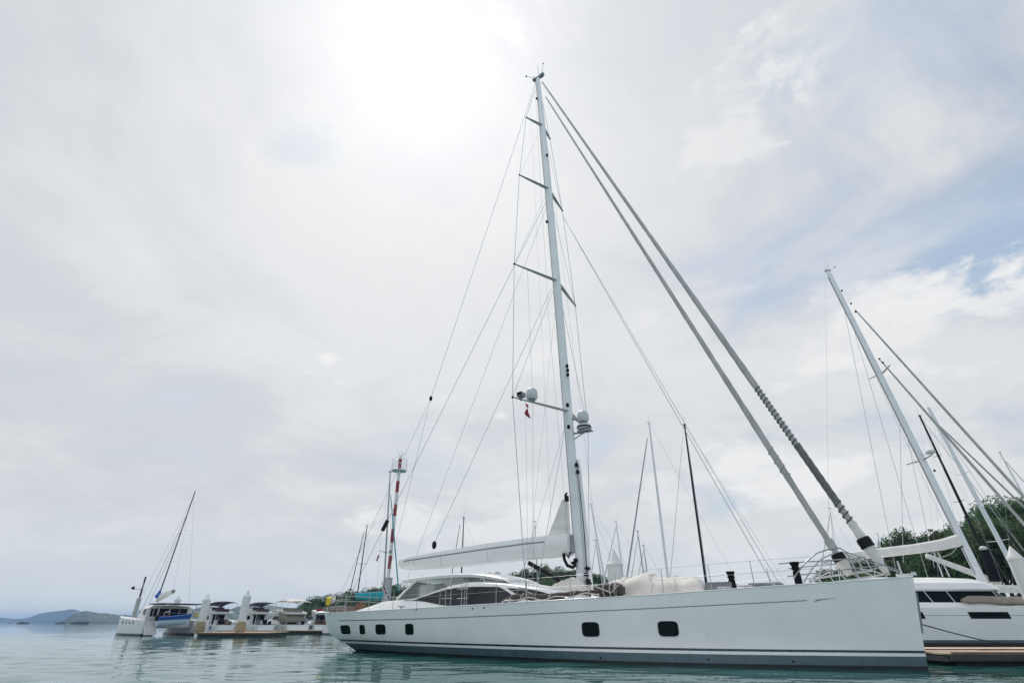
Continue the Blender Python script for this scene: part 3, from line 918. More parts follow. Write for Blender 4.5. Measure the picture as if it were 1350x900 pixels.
for k_, (px_, tp_) in enumerate([(826, 760.5), (862, 757.5), (893, 760)]):
    m = MB(); pts_ = []
    for i in range(15):
        a = math.pi * i / 14; q = yl(px_ + 3 * math.sin(i), tp_, 1.2); zb = zd(q.x) + .02
        pts_.append((q.x + .05 * math.sin(3 * a), -(1.2 + .84 * math.cos(a)), zb + (q.z + .03 - zb) * max(0, math.sin(a)) ** .85))
    m.tube(pts_, .014, 5); m.build('strap', ROPE, o)
tag(o, 'upturned dinghy under a creased cream canvas cover, on the foredeck ahead of the mast', 'dinghy')
o = hump('deck_tarpaulin', CANB, [(716, 785), (724, 776), (735, 769), (748, 764), (762, 763), (772, 770), (776, 778)], -.4, 1.0, 40, seed=9)
tag(o, 'small cream tarpaulin draped over the deck at the foot of the tall mast', 'tarpaulin')
def bundle():
    m = MB(); pts = []; rr = []
    P = [(664, 791.5), (676, 788), (690, 786.2), (706, 786.4), (722, 786.6), (740, 784.4), (760, 781.5), (778, 780.4), (792, 778.8)]
    n = 60
    for i in range(n + 1):
        s = i / n * (len(P) - 1); k = min(int(s), len(P) - 2)
        x = lerp(P[k][0], P[k + 1][0], s - k); y = lerp(P[k][1], P[k + 1][1], s - k)
        p = yl(x, y, 3.0 if i < 50 else 2.9); pts.append(p); rr.append(.12 * (1 + .7 * noise.noise(p * 1.7)))
    m.tube(pts, rr, 10)
    b_ = on_yacht(m.build('rolled_netting', BROWN))
    r = MB()
    for i in (6, 14, 31, 44, 52):
        p = pts[i]; q = pts[min(i + 3, n)]
        r.tube([p + Vector((0, -.1, -.16)), p + Vector((.05, -.17, 0)), lerp(p, q, .6) + Vector((0, -.06, .17))], .022, 5)
    r.tube([p + Vector((0, -.18, -.08 + .05 * math.sin(i * .4))) for i, p in enumerate(pts)], .028, 5)
    r.build('lashing_rope', ROPE, b_)
    return b_
tag(bundle(), 'long roll of brown netting lashed with pale rope along the side deck by the mast', 'netting')
def lumpbag(px, py, t, r, seed):
    m = MB(); c = yl(px, py, t); rings = []
    for i in range(13):
        a = -math.pi / 2 + math.pi * i / 12
        ring = []
        for k in range(18):
            b = 2 * math.pi * k / 18
            d = Vector((math.cos(a) * math.cos(b), math.cos(a) * math.sin(b), math.sin(a)))
            d = Vector((math.copysign(abs(d.x) ** .7, d.x), math.copysign(abs(d.y) ** .7, d.y), math.copysign(abs(d.z) ** .7, d.z)))
            w = 1 + .3 * noise.noise(d * 2.2 + Vector((seed, 0, 0)))
            ring.append(c + Vector((d.x * r[0] * w, d.y * r[1] * w, d.z * r[2] * w)))
        rings.append(ring)
    m.loft(rings)
    o = on_yacht(m.build('netting_bundle', BROWN))
    q = MB()
    for dx in (-.35, .15, .5):
        q.tube([c + Vector((dx * r[0], r[1] * 1.02 * math.cos(s), r[2] * 1.08 * math.sin(s))) for s in [i * .35 - .6 for i in range(18)]], .03, 5)
    q.tube([c + Vector((-.6, -r[1] * 1.05, r[2] * .6)), c + Vector((.2, -r[1] * 1.15, -.1)), c + Vector((.55, -r[1] * 1.1, r[2] * .7))], .03, 5)
    q.build('lashing_rope', ROPE, o)
    return o
tag(lumpbag(806, 778.5, 2.6, (.62, .42, .30), 4), 'fat knotted bundle of brown netting tied with white rope, just ahead of the mast', 'netting')
# courtesy flag under the spreader
def flag(name, pts4, materials, parent_label, cat):
    return None
m = MB()
p0 = yl(692.3, 532.5, 2.9)
rows = []
for i in range(9):
    t = i / 8
    q = yl(lerp(691.8, 696.5, t), lerp(533, 551, t), 2.9)
    rows.append([q + Vector((.10 * math.sin(t * 7) - .02, .08 * math.cos(t * 5), 0)), q + Vector((.09, .05 * math.sin(6 * t), .04)), q + Vector((.18 - .06 * t, .1 * math.cos(6 * t), -.04))])
m.loft(rows, closed=False, cap0=False, cap1=False, mfun=lambda i, j: 1 if i == 2 else 0)
o = m.build('courtesy_flag', [REDF, CANW]); sol = o.modifiers.new('cloth', 'SOLIDIFY'); sol.thickness = .008
on_yacht(o); tag(o, 'small limp red flag hanging under the lowest spreader of the tall yacht', 'flag')
staff = thing('ensign', 'drooping blue and red ensign on its short staff at the yacht stern', 'ensign')
on_yacht(staff)
a, b = yl(512, 788, 0), yl(503.5, 768, 0)
m = MB(); m.tube([a, b], .022, 6); m.ball(b, .045, 8, 6); m.build('flagstaff', RIND, staff)
m = MB(); rows = []
for i in range(9):
    t = i / 8
    q = lerp(b, a, .08 + .8 * t)
    rows.append([q, q + Vector((.10 + .25 * t, .10 * math.sin(5 * t), -.12 - .1 * t)), q + Vector((.16 + .5 * t, -.08 * math.sin(4 * t), -.28 - .2 * t))])
m.loft(rows, closed=False, cap0=False, cap1=False, mfun=lambda i, j: 0 if i < 2 else (2 if i in (3,) else 1))
o = m.build('flag_cloth', [REDF, mat('blue flag cloth', (.015, .03, .16), .8), CANW], staff); sol = o.modifiers.new('cloth', 'SOLIDIFY'); sol.thickness = .01
ld = thing('life_buoy', 'yellow rescue buoy standing on the stern rail of the big yacht', 'buoy', )
on_yacht(ld)
p = yl(433, 792.5, 1.9)
m = MB(); m.lathe([(.03, -.24), (.12, -.20), (.145, -.06), (.13, .08), (.145, .2), (.07, .26), (.02, .28)], p, 14); m.build('float', YELL, ld)
m = MB(); m.tube([p + Vector((0, 0, -.75)), p + Vector((0, 0, -.3))], .03, 6); m.build('pole', CANB, ld)
ob = thing('outboard_motor', 'small outboard motor under a white and navy cover, clamped to the stern rail', 'outboard'); on_yacht(ob)
p = yl(438.5, 789, 1.6)
m = MB(); m.lathe([(.10, -.25), (.17, -.18), (.19, .05), (.14, .22), (.04, .27)], p, 14); m.build('motor_cover', CANW, ob)
m = MB(); m.box(p + Vector((.03, -.05, -.55)), (.14, .16, .65)); m.build('motor_leg', NAVY, ob, bevel=.03)

# ------------------------------------------------------------------ other boats
def boat_hull(m, L, B, fs, fb, draft=.5, stern=.72, rake=.04, xs=0.0, cy=0.0, mi=0, mboot=None, boot=.22, nu=24, full=.45, mline=None, line=None):
    """hull from stern (x = xs) to bow; fs, fb freeboard at stern and bow"""
    zf = [-1, -.45, 0]
    lev = zf + [.0001] + ([line[0], line[1]] if line else []) + [boot, 1.0]
    us = [i / nu for i in range(nu + 1)]
    def hb(u):
        a = 1 - max(0, (u - full) / (1 - full)) ** 2.3
        s = stern + (1 - stern) * min(1, u / full) ** .6
        return B / 2 * a * s + .02
    rows = []
    zl = [-draft, -draft * .5, 0, boot] + ([line[0], line[1]] if line else [])
    for k in range(len(zl) + 3):
        row = []
        for u in us:
            top = lerp(fs, fb, u ** 1.4)
            if k < len(zl): z = zl[k]
            else: z = lerp(zl[-1], top, (k - len(zl) + 1) / 3)
            f = max(0, min(1, (z + draft) / (draft + top)))
            w = hb(u) * (.45 + .55 * f ** .45) if z < 0 else hb(u) * lerp(.86, 1, z / top)
            x = xs + u * L + rake * L * u ** 3 * z / fb - (0 if u > .02 else -.02 * L * max(0, -z))
            row.append((x, w, z))
        rows.append(row)
    mb = mboot if mboot is not None else mi
    def mf(i, j):
        z = (rows[i][0][2] + rows[i + 1][0][2]) / 2
        if line and line[0] - .01 < z < line[1] + .01: return mline
        return mb if z < boot - .01 else mi
    for s in (1, -1):
        m.loft([[(x, cy + s * w, z) for x, w, z in r] for r in rows], closed=False, cap0=False, cap1=False, mfun=mf)
    m.loft([[(r[0][0], cy - r[0][1], r[0][2]), (r[0][0], cy + r[0][1], r[0][2])] for r in rows], closed=False, cap0=False, cap1=False, mfun=mf, smooth=False)
    t = rows[-1]
    m.loft([[(x, cy - w, z), (x, cy, z + .05), (x, cy + w, z)] for x, w, z in t], mi, closed=False, cap0=False, cap1=False)
    return rows

def sloop(name, label, top, base, Y, L, head, spar, rad, spreaders=(), furl=None, furl_mat=None, furl_r=.06, boom_mat=None, back=True, cabin=True, group=None, hullcol=None, boom_dir=None, boom_len=.36, boom_z=1.3, extra_wires=(), Ybase=None):
    """sailing boat whose mast runs through two points of the picture at distance Y"""
    A = at(base[0], base[1], Ybase or Y); Bp = at(top[0], top[1], Y)
    d = Bp - A
    foot = A + d * ((1.1 - A.z) / d.z)
    root = thing(name, label, 'sailing boat', (foot.x, foot.y, 0), R(head), group)
    inv = (Matrix.Translation((foot.x, foot.y, 0)) @ Matrix.Rotation(R(head), 4, 'Z')).inverted()
    lo = lambda p: inv @ p
    f0, tp = lo(foot), lo(Bp)
    m = MB(); boat_hull(m, L, L * .30, 1.05, 1.35, xs=-.58 * L, mboot=1)
    m.build('hull', [hullcol or WHITE2, BOOT], root)
    if cabin:
        m = MB(); x_a, x_b = -.30 * L, .14 * L
        m.loft([[(x, -w, .95), (x, -w * .85, zt), (x, 0, zt + .12), (x, w * .85, zt), (x, w, .95)] for x, w, zt in [(x_a, L * .10, 1.6), (0, L * .10, 1.65), (x_b, L * .06, 1.3)]], closed=False)
        m.build('cabin', WHITE2, root)
    m = MB(); n = 8
    m.tube([lerp(f0, tp, i / n) for i in range(n + 1)], [rad * (1 if i < 6 else lerp(1, .68, (i - 5) / 3)) for i in range(n + 1)], 8, 0, .75)
    mast_ = m.build('mast', spar, root)
    H = tp.z
    for fz, ln in spreaders:
        p = lerp(f0, tp, fz)
        for s in (1, -1):
            m = MB(); m.tube([p, p + Vector((-.1, s * ln, .05))], [.04, .025], 6); m.build('spreader', spar, mast_)
    m = MB(); m.box(tp + Vector((0, 0, .05)), (.35, .12, .1)); m.tube([tp, tp + Vector((-.05, .05, .9))], .014, 4)
    m.tube([tp, tp + Vector((.45, 0, .2))], .014, 4)
    m.build('masthead', spar, mast_)
    for s in (1, -1):
        pts = [lerp(f0, tp, .97)] + [lerp(f0, tp, fz) + Vector((-.1, s * ln, .05)) for fz, ln in sorted(spreaders, reverse=True)] + [Vector((f0.x - .2, s * L * .14, 1.15))]
        m = MB(); m.tube(pts, .011, 4); m.build('shroud', WIRE, root)
    if furl:
        a = lo(at(furl[0][0], furl[0][1], Y)); b = lo(at(furl[1][0], furl[1][1], Y))
        if len(furl) > 2: b = a + (b - a) * furl[2]
    else:
        a = lerp(f0, tp, .96); b = Vector((.41 * L, 0, 1.4))
    m = MB(); m.tube([a, lerp(a, b, .1), lerp(a, b, .5), lerp(a, b, .9), b], [furl_r * .6, furl_r * .8, furl_r, furl_r * 1.1, furl_r * .7], 8)
    m.build('furled_jib' if furl_r > .03 else 'forestay', furl_mat or WIRE, root)
    if back:
        m = MB(); m.tube([tp, Vector((-.57 * L, 0, 1.1))], .011, 4); m.build('backstay', WIRE, root)
    if boom_mat is not None:
        p = Vector((f0.x - .1, 0, f0.z + boom_z)); e = p + Vector((-boom_len * L, 0, .1))
        if boom_dir: e = lo(at(*boom_dir, Y))
        m = MB(); m.tube([p, lerp(p, e, .1), lerp(p, e, .5), e], [.33, .36, .34, .28], 10, 0, .5, up=(0, 0, 1)); m.build('boom_cover', boom_mat, root)
    for pa, pb, r_ in extra_wires:
        m = MB(); m.tube([lo(at(pa[0], pa[1], Y)), lo(at(pb[0], pb[1], Y))], r_, 4); m.build('stay', WIRE, root)
    return root

GB = 'sailing boats berthed behind the big yacht'
sloop('sailing_boat', 'boat with pale grey mast and thick furled forestay, left of the middle black mast', (855.5, 557), (880, 757), 62, 15, 165, SPAR, .135,
      [(.32, 1.3), (.64, 1.0)], ((853.5, 577), (827, 757), 1.08), SPARD, .085, group=GB)
r_ = sloop('sailing_boat', 'boat with tall thin black mast showing behind the foredeck of the big yacht', (902.5, 560), (931, 768), 56, 15, 160, CARBON, .125,
      [(.25, 1.5), (.52, 1.2), (.78, .9)], ((901, 566), (884, 757), 1.1), WIRE, .025, group=GB)
sloop('sailing_boat', 'small grey-masted boat with a long slanting stay, just ahead of the tall yacht mast', (779, 665), (793, 742), 70, 10, 170, SPAR, .085, [(.5, .8)], ((780, 672), (803, 730), 1.1), WIRE, .012, group=GB)
sloop('sailing_boat', 'boat with a thin grey mast beside the fat white piling', (812, 687), (820, 748), 74, 11, 185, SPAR, .09, [(.45, .8)], group=GB)
sloop('sailing_boat', 'boat with a short grey mast, nearest right of the fat white piling', (840.5, 700), (848.5, 755), 88, 11, 200, SPARD, .10, [(.55, .8)], group=GB)
sloop('sailing_boat', 'boat with the lowest mast between the white piling and the pale grey mast', (848.5, 719), (853.5, 757), 95, 10, 175, SPARD, .085, [(.5, .7)], group=GB)
sloop('sailing_boat', 'boat with a dark mast rising above the middle of the yacht boom', (611.5, 682), (608.5, 752), 88, 12, 185, mat('dark grey spar', (.07, .075, .08), .4), .11, [(.6, .9)], ((606.5, 690), (596, 755), 1.12), CARBON, .05, group=GB)
sloop('sailing_boat', 'boat with a faint pale mast just aft of the triangular sail head', (705, 687), (708, 752), 98, 12, 180, SPARD, .08, [(.5, .9)], group=GB)
sloop('sailing_boat', 'boat with turquoise furled jib and turquoise boom cover beside the striped beacon', (514.5, 622), (505.5, 786), 58, 7, -20, SPARD, .10,
      [(.45, 1.05)], ((515, 652), (525, 772), 1.06), TEAL, .06, TEAL, group=GB, boom_dir=(469, 785.5), boom_z=2.75, back=False)
sloop('sailing_boat', 'boat with a dark leaning mast and dark furled stay, left of the striped beacon', (484, 693), (471.5, 781), 90, 12, 80, mat('dark grey spar', (.07, .075, .08), .4), .12,
      [(.6, .9)], ((480, 700), (461.5, 779), 1.1), CARBON, .06, group=GB)
sloop('sailing_boat', 'boat with a very thin mast showing over the folded gangway', (1094, 670), (1103, 735), 72, 10, 180, SPAR, .06, [(.5, .8)], group=GB)
sloop('sailing_boat', 'boat with a stub of white mast beside the feathery tree', (1157, 704), (1164, 737), 84, 9, 180, SPAR, .09, [], group=GB)
sloop('sailing_boat', 'boat with a slim grey mast, second of two just ahead of the tall yacht mast', (785, 712), (790, 745), 92, 9, 180, SPARD, .07, [(.5, .7)], group=GB)
GR = 'sailing boats berthed beyond the white catamaran'
sloop('sailing_boat', 'boat with the white mast standing just right of the black mast, far right', (1224.5, 538), (1350.5, 775), 58, 18, 5, SPAR, .25,
      [(.35, 1.3), (.66, 1.0)], ((1229, 552), (1350, 668), 1.7), CANGREY, .10, CANW, group=GR, boom_z=3.3,
      extra_wires=[((1228, 548), (1262, 700), .012), ((1228, 548), (1296, 700), .012), ((1236, 560), (1350, 725), .02)])
sloop('sailing_boat', 'boat with a black mast between the two white masts at the right', (1212.5, 548), (1316, 768), 64, 15, 5, CARBON, .17,
      [(.30, .9), (.55, .8), (.78, .6)], ((1215, 552), (1330, 700), 1.35), WIRE, .03, CANW, group=GR, boom_z=4.2, boom_dir=(1221, 732), boom_len=.4)
sloop('sailing_boat', 'boat with a slim pale mast cut by the right edge of the picture', (1318, 596), (1362, 676), 70, 16, 0, SPAR, .14, [(.5, 1.1)], group=GR)

# ---- white catamaran at the right
cat = thing('catamaran', 'large white sailing catamaran with dark wraparound windows, berthed at the timber dock on the right', 'catamaran', (33.6, 44.2, 0), R(1.5))
CI = (Matrix.Translation((33.6, 44.2, 0)) @ Matrix.Rotation(R(1.5), 4, 'Z')).inverted()
cl = lambda px, py, Y: CI @ at(px, py, Y)
LC = 19.0
for cy in (-3.9, 3.9):
    m = MB()
    rows = boat_hull(m, LC, 2.3, 2.35, 2.65, .6, .8, .008, -9.5, cy, 0, 1, .34, 30, .5, 2, (.34, .50))
    hl = m.build('hull', [WHITE, ANTIB, BOOT], cat)
    m = MB(); s = -1
    for sy in (-1,):
        f = lambda x, z: None
    # pinstripe and long dark window strips on the outer side
    sg = -1 if cy < 0 else 1
    def hull_y(x, z):
        u = (x + 9.5) / LC
        a = 1 - max(0, (u - .5) / .5) ** 2.3
        st = .8 + .2 * min(1, max(0, u) / .5) ** .6
        return cy + sg * ((2.3 / 2 * a * st + .02) * lerp(.86, 1, z / lerp(2.35, 2.65, max(0, u) ** 1.4)) + .012)
    for xa, xb in [(-8.6, -6.6), (-3.6, -.9), (5.05, 7.35)]:
        m = MB(); up = []; dn = []
        for i in range(13):
            x = lerp(xa, xb, i / 12)
            up.append((x, hull_y(x, 2.12), 2.12)); dn.append((x + .12, hull_y(x + .12, 1.72), 1.72))
        m.loft([up, dn], closed=False, cap0=False, cap1=False); m.build('hull_window', GLASS, cat)
    m = MB(); up = []; dn = []
    for i in range(31):
        x = lerp(-9.2, 7.5, i / 30); up.append((x, hull_y(x, 1.93) + sg * -.004, 1.93)); dn.append((x, hull_y(x, 1.905) + sg * -.004, 1.905))
    m.loft([up, dn], closed=False, cap0=False, cap1=False); m.build('pinstripe', GREY, hl)
m = MB(); m.box((-2.2, 0, 1.75), (13.5, 6.4, 1.5)); m.build('bridge_deck', WHITE2, cat, bevel=.15)
# coachroof: windows band under a smooth overhanging roof
def ring_of(x, w, z, n=1): return [(x, -w, z), (x, w, z)]
def plan(zlev, k, xs_f, wmax):
    """outline of the saloon at one level, rounded towards the bow"""
    pts = []
    for i in range(25):
        a = math.pi * (i / 24 - .5)
        pts.append((xs_f - 2.6 + 2.6 * math.cos(a) ** .8 if True else 0, wmax * math.copysign(abs(math.sin(a)) ** .75, math.sin(a)), zlev))
    return [(-7.4, -wmax, zlev)] + pts + [(-7.4, wmax, zlev)]
m = MB(); m.loft([plan(2.40, 0, 2.9, 3.75), plan(2.72, 0, 2.75, 3.7)]); m.build('cabin_base', WHITE, cat, bevel=.02)
m = MB(); m.loft([plan(2.72, 0, 2.6, 3.55), plan(3.48, 0, 1.55, 3.35)]); win = m.build('saloon_window', GLASS, cat)
for xb, xt in [(-4.6, -4.9), (-3.05, -3.3), (.35, .0)]:
    m = MB(); m.tube([(xb, -3.58, 2.72), (xt, -3.38, 3.48)], .035, 6); m.build('window_mullion', LGREY, win)
for xb, yb, xt, yt in [(2.05, -2.35, 1.1, -2.25), (2.45, -1.3, 1.42, -1.25)]:
    m = MB(); m.tube([(xb, yb, 2.75), (xt, yt, 3.5)], .04, 6); m.build('window_mullion', LGREY, win)
m = MB(); m.loft([plan(3.44, 0, 1.75, 3.5), plan(3.56, 0, 1.9, 3.62), plan(3.95, 0, 1.5, 3.5), plan(4.28, 0, .5, 2.95), plan(4.42, 0, -.6, 1.8), plan(4.46, 0, -1.5, .8)])
m.build('coachroof', WHITE, cat)
m = MB(); m.box((-6.1, 0, 4.02), (3.6, 5.6, .14)); m.build('bimini_top', WHITE2, cat, bevel=.05)
m = MB()
for s in (1, -1):
    for x in (-7.6, -5.5): m.tube([(x, s * 2.6, 2.5), (x, s * 2.7, 4.0)], .04, 6)
m.build('bimini_frame', STEEL, cat)
# mast through the picture
A, B_ = cl(1290.5, 757, 44.5), cl(1091, 357, 44.5)
dv = B_ - A
m = MB(); m.tube([A - dv * .02, lerp(A, B_, .3), lerp(A, B_, .7), B_], [.34, .34, .32, .24], 14, 0, .6, up=(1, 0, 0))
cm = m.build('mast', SPAR, cat)
m = MB(); m.tube([lerp(A, B_, t) + Vector((-.33, -.05, 0)) for t in (.0, .3, .7, .97)], .04, 6); m.build('mast_track', GREY, cm)
for px, py, tipx, tipy in [(1164, 491, 1147.5, 491), (1217, 606, 1202.5, 604)]:
    p = cl(px, py, 44.5)
    for s in (1, -1):
        m = MB(); m.tube([p, p + Vector((-.35, -s * 1.55, .02))], [.07, .045], 8); m.build('spreader', SPARD, cm)
m = MB(); p = B_
m.box(p, (.5, .3, .14)); m.tube([p, p + Vector((-.3, 0, .5))], .02, 4); m.tube([p + Vector((.2, 0, 0)), p + Vector((.25, 0, .8))], .018, 4); m.ball(p + Vector((.9, 0, .5)), .08, 6, 4); m.tube([p, p + Vector((.9, 0, .45))], .012, 4)
m.build('masthead_instruments', SPARD, cm)
p = cl(1227, 595.5, 44); m = MB(); m.lathe([(.15, -.14), (.33, -.1), (.35, .05), (.25, .16), (.05, .2)], p, 16); m.box(p + Vector((-.25, 0, -.16)), (.5, .15, .08)); m.build('radar_dome', LGREY, cm)
for px, py in [(1122, 400), (1128, 411), (1159.5, 473), (1164, 478), (1232, 620), (1110, 383)]:
    p = cl(px, py, 44.4); m = MB(); m.ball(p, .1, 8, 5); m.build('mast_fitting', BLACK, cm)
def cstay(name, a, b, r, ext=1.0, Y=44.4, mt=WIRE, rr=None):
    A_, Bq = cl(*a, Y), cl(*b, Y); Bq = A_ + (Bq - A_) * ext
    m = MB(); m.tube([A_, lerp(A_, Bq, .1), lerp(A_, Bq, .5), Bq], rr or r, 8); return m.build(name, mt, cat)
cstay('furled_jib', (1127, 408), (1350, 655), .1, 1.36, mt=CANGREY, rr=[.05, .075, .11, .13])
cstay('furled_staysail', (1161, 475), (1352, 693), .1, 1.22, mt=CANGREY, rr=[.05, .075, .11, .12])
for (a, b), e in [(((1113, 408), (1172, 705)), 1.25), (((1119, 412), (1187, 640)), 1.5), (((1186, 545), (1190, 705)), 1.2), (((1193, 560), (1222, 700)), 1.3)]:
    cstay('shroud', a, b, .018, e)
cstay('topping_lift', (1088, 362), (1093, 728), .008, 1.0)
for a, b in [((1112, 405), (1245, 690)), ((1150, 475), (1262, 700)), ((1108, 385), (1150, 480))]: cstay('diagonal_shroud', a, b, .011)
# boom with its canvas cover
bt = [(1099, 731), (1123, 727), (1166, 721.5), (1200, 717.5), (1237, 711), (1258, 704.5)]
bb = [(1099, 737), (1126, 738), (1166, 734), (1200, 730), (1237, 725), (1262, 720.5)]
m = MB(); rings = []
for a, b in zip(bt, bb):
    P, Q = cl(*a, 44.4), cl(*b, 44.4); x = P.x; h = P.z - Q.z; w = .30
    rings.append([(x, 0, P.z), (x, -w * .6, P.z - h * .12), (x, -w, P.z - h * .5), (x, -w * .9, Q.z + h * .1), (x, 0, Q.z), (x, w * .9, Q.z + h * .1), (x, w, P.z - h * .5), (x, w * .6, P.z - h * .12)])
m.loft(rings); cb = m.build('boom_cover', CANW, cat)
m = MB(); p = cl(1263, 717, 44.4); m.box(p, (.5, .25, .5)); m.build('gooseneck', BLACK, cat, bevel=.04)
for a, b in [((1236, 727), (1252, 760)), ((1231, 727), (1243, 760))]:
    p, q = cl(*a, 44.4), cl(*b, 44.4); m = MB(); m.tube([p, q], .05, 6); m.build('boom_strut', LGREY, cat)
m = MB(); q = [cl(1261, 722, 44.2), cl(1255, 729, 44.2), cl(1246, 733, 44.2), cl(1237, 735, 44.2)]; m.tube(q, .022, 5); m.build('hanging_rope', ROPE, cat)
m = MB()
for s in (1, -1):
    for x in (3, 5, 7, 8.8): m.tube([(x, s * 3.9, 2.5), (x, s * 3.9, 3.35)], .02, 5)
    for h in (2.95, 3.32): m.tube([(2, s * 3.9, h), (9, s * 3.9, h + .1)], .01, 4)
m.build('guard_rail', STEEL, cat)
m = MB(); m.tube([(8.9, -3.9, 2.6), (8.9, 0, 2.7), (8.9, 3.9, 2.6)], .14, 10); m.build('forward_crossbeam', SPAR, cat)
m = MB(); m.box((5.6, 0, 2.35), (6.4, 5.6, .03)); m.build('trampoline', CANGREY, cat)
# rolled sail lying on its side deck
m = MB(); pts = []; rr = []
for i in range(31):
    t = i / 30; p = Vector((lerp(30.9, 38.5, t), 40.25 + .1 * math.sin(t * 5), 2.84 + .05 * math.sin(t * 9))); pts.append(p); rr.append(.23 * (min(1, t * 9 + .35)) * (1 + .22 * noise.noise(p * 2)))
m.tube(pts, rr, 12); o = m.build('rolled_sail', CANBEIGE); tag(o, 'long rolled beige sail lying along the side deck of the white catamaran', 'sail')
# timber dock before it
dock = thing('timber_dock', 'low sun-bleached timber dock in front of the white catamaran at the right', 'dock', (17.6, 24.3, 0))
for k in range(2):
    for i in range(int(24 / .165)):
        pass
rnd = random.Random(3)
for k, (ya, yb) in enumerate([(0.05, 2.95), (3.1, 6.3)]):
    m = MB()
    for i in range(6):
        y0_ = lerp(ya, yb, i / 6); y1_ = lerp(ya, yb, (i + 1) / 6)
        x = -0.2
        while x < 26:
            ln = rnd.uniform(3.2, 4.8); m.box((x + ln / 2, (y0_ + y1_) / 2, .385 + rnd.uniform(-.008, .008)), (ln - .02, y1_ - y0_ - .03, .05)); x += ln
    m.build('deck_boards', PLANK2 if k else PLANK, dock)
m = MB(); m.box((13, .12, .43), (26, .16, .05)); m.box((13, 3.02, .43), (26, .12, .06)); m.build('stringer', RIND, dock)
m = MB(); m.box((6.1, .02, .27), (12.6, .12, .22)); m.box((12.9, 3.2, .22), (26.2, 6.1, .2)); m.build('edge_beam', mat('dark wet timber', (.045, .042, .04), .7, var=.4, vscale=3), dock)
m = MB(); m.box((19.3, -.01, .26), (13.7, .12, .19)); m.build('edge_fender', CRUST, dock)
for i in range(14):
    m = MB(); m.tube([(12.9 + i * .95, -.06, .28), (12.9 + i * .95, -.10, .28)], .035, 8); m.build('bolt', BLACK, dock)
m = MB()
for i in range(6): m.box((2.2 + i * 4.6, 3.1, -.05), (3.6, 5.2, .5))
m.build('float', ANTI, dock)
a = YM @ (Vector((x1(1.45) + .02, 0, 1.45))); b = at(1350, 845, 33.5); b2 = a + (b - a) * 1.25
m = MB(); m.tube([a + (b2 - a) * (i / 20) - Vector((0, 0, .25 * math.sin(math.pi * i / 20))) for i in range(21)], .022, 6)
tag(m.build('mooring_rope', ROPEB), 'black mooring rope running from the big yacht bow over the timber dock', 'rope')

# ------------------------------------------------------------------ pilings and beacons
def piling(name, label, tip, Y, dia, collar=0, cone=.75, group='white mooring pilings with pointed caps', bottom=-1.2):
    p = at(tip[0], tip[1], Y); r = dia / 2
    t = thing(name, label, 'piling', (p.x, p.y, 0), 0, group)
    m = MB(); m.lathe([(r, bottom), (r, p.z - cone)], n=24); m.build('shaft', PILEW, t)
    m = MB(); m.lathe([(r * 1.06, p.z - cone - .1), (r * 1.07, p.z - cone + .02), (r * .85, p.z - cone + .15), (r * .06, p.z)], n=24); m.build('cap', PILEW, t)
    if collar:
        m = MB(); m.lathe([(r * 1.1, .4), (r * 1.22, .5), (r * 1.28, .8), (r * 1.12, collar), (r * 1.0, collar + .3)], n=20); m.build('fender_collar', CRUST, t)
    return t
piling('piling', 'fat white piling with a pointed cap, behind the cream covered dinghy', (808.5, 723), 37, 1.0, cone=.95)
piling('piling', 'white piling with a pointed cap at the right edge, before the catamaran mast', (1331, 719), 35, .80)
piling('piling', 'white piling with a tan collar on the far dock, right of the blue-tender catamaran', (275, 782), 76, .95, 1.3)
piling('piling', 'taller white piling with a tan collar, between the two dark-canopied motor boats', (327.8, 777.3), 73, .95, 1.3)
piling('piling', 'small white piling showing behind the canopy of the blue-tender catamaran', (236.5, 784), 100, .95)

def beacon(label, tip, Y, piletop, bands, r, platform=None, group=None, pr=.47, cols=None):
    """coloured pole standing on a white concrete piling; bands = picture heights where the colour changes"""
    p = at(tip[0], tip[1], Y)
    t = thing('navigation_beacon', label, 'beacon', (p.x, p.y, 0), 0, group)
    zt = at(p.x, 0, 1).z
    def zof(py):
        d = ray(tip[0], py); return CH + d.z * (Y / d.y)
    z0_ = zof(piletop)
    m = MB(); m.lathe([(pr, -1), (pr, z0_), (pr * 1.06, z0_ + .01), (pr * 1.06, z0_ + .08), (.12, z0_ + .1)], n=24); m.build('piling', CONC, t)
    zb = [zof(b) for b in bands]
    prev = z0_
    for i, z in enumerate(zb + [p.z]):
        m = MB(); m.lathe([(r, prev), (r, z)], n=16)
        m.build('pole_band', (cols or [PILEW, RED])[i % 2], t); prev = z
    return t, p, zof
t, p, zof = beacon('tall red and white striped beacon pole with a round railed platform on top', (528, 602), 63, 762, [749.5, 732, 715, 697, 680, 664.5, 649, 634], .20)
zp = zof(620)
m = MB(); m.lathe([(.18, zp - .12), (.85, zp - .1), (.92, zp), (.85, zp + .06), (.18, zp + .08)], n=28); m.build('platform', PILEW, t)
for i in range(8):
    a = i * math.pi / 4; m = MB(); m.tube([(.88 * math.cos(a), .88 * math.sin(a), zp), (.88 * math.cos(a), .88 * math.sin(a), zp + 1.35)], .026, 5); m.build('rail_post', PILEW, t)
for h in (.7, 1.35):
    m = MB(); m.tube([(.88 * math.cos(i * math.pi / 14), .88 * math.sin(i * math.pi / 14), zp + h) for i in range(29)], .024, 5); m.build('platform_rail', PILEW, t)
m = MB(); m.lathe([(.22, zp + .1), (.24, p.z - .3), (.16, p.z - .28), (.17, p.z + .05), (.03, p.z + .15)], n=14); m.build('lantern', RED, t)
for k in range(5):
    a = k * 1.3; m = MB(); m.tube([(.15 * math.cos(a), .15 * math.sin(a), p.z), (.42 * math.cos(a), .42 * math.sin(a), p.z + .6)], .014, 4); m.build('bird_spike', SPARD, t)
m = MB(); m.box((.0, -.21, zof(727)), (.3, .12, .25)); m.build('junction_box', GREY, t)
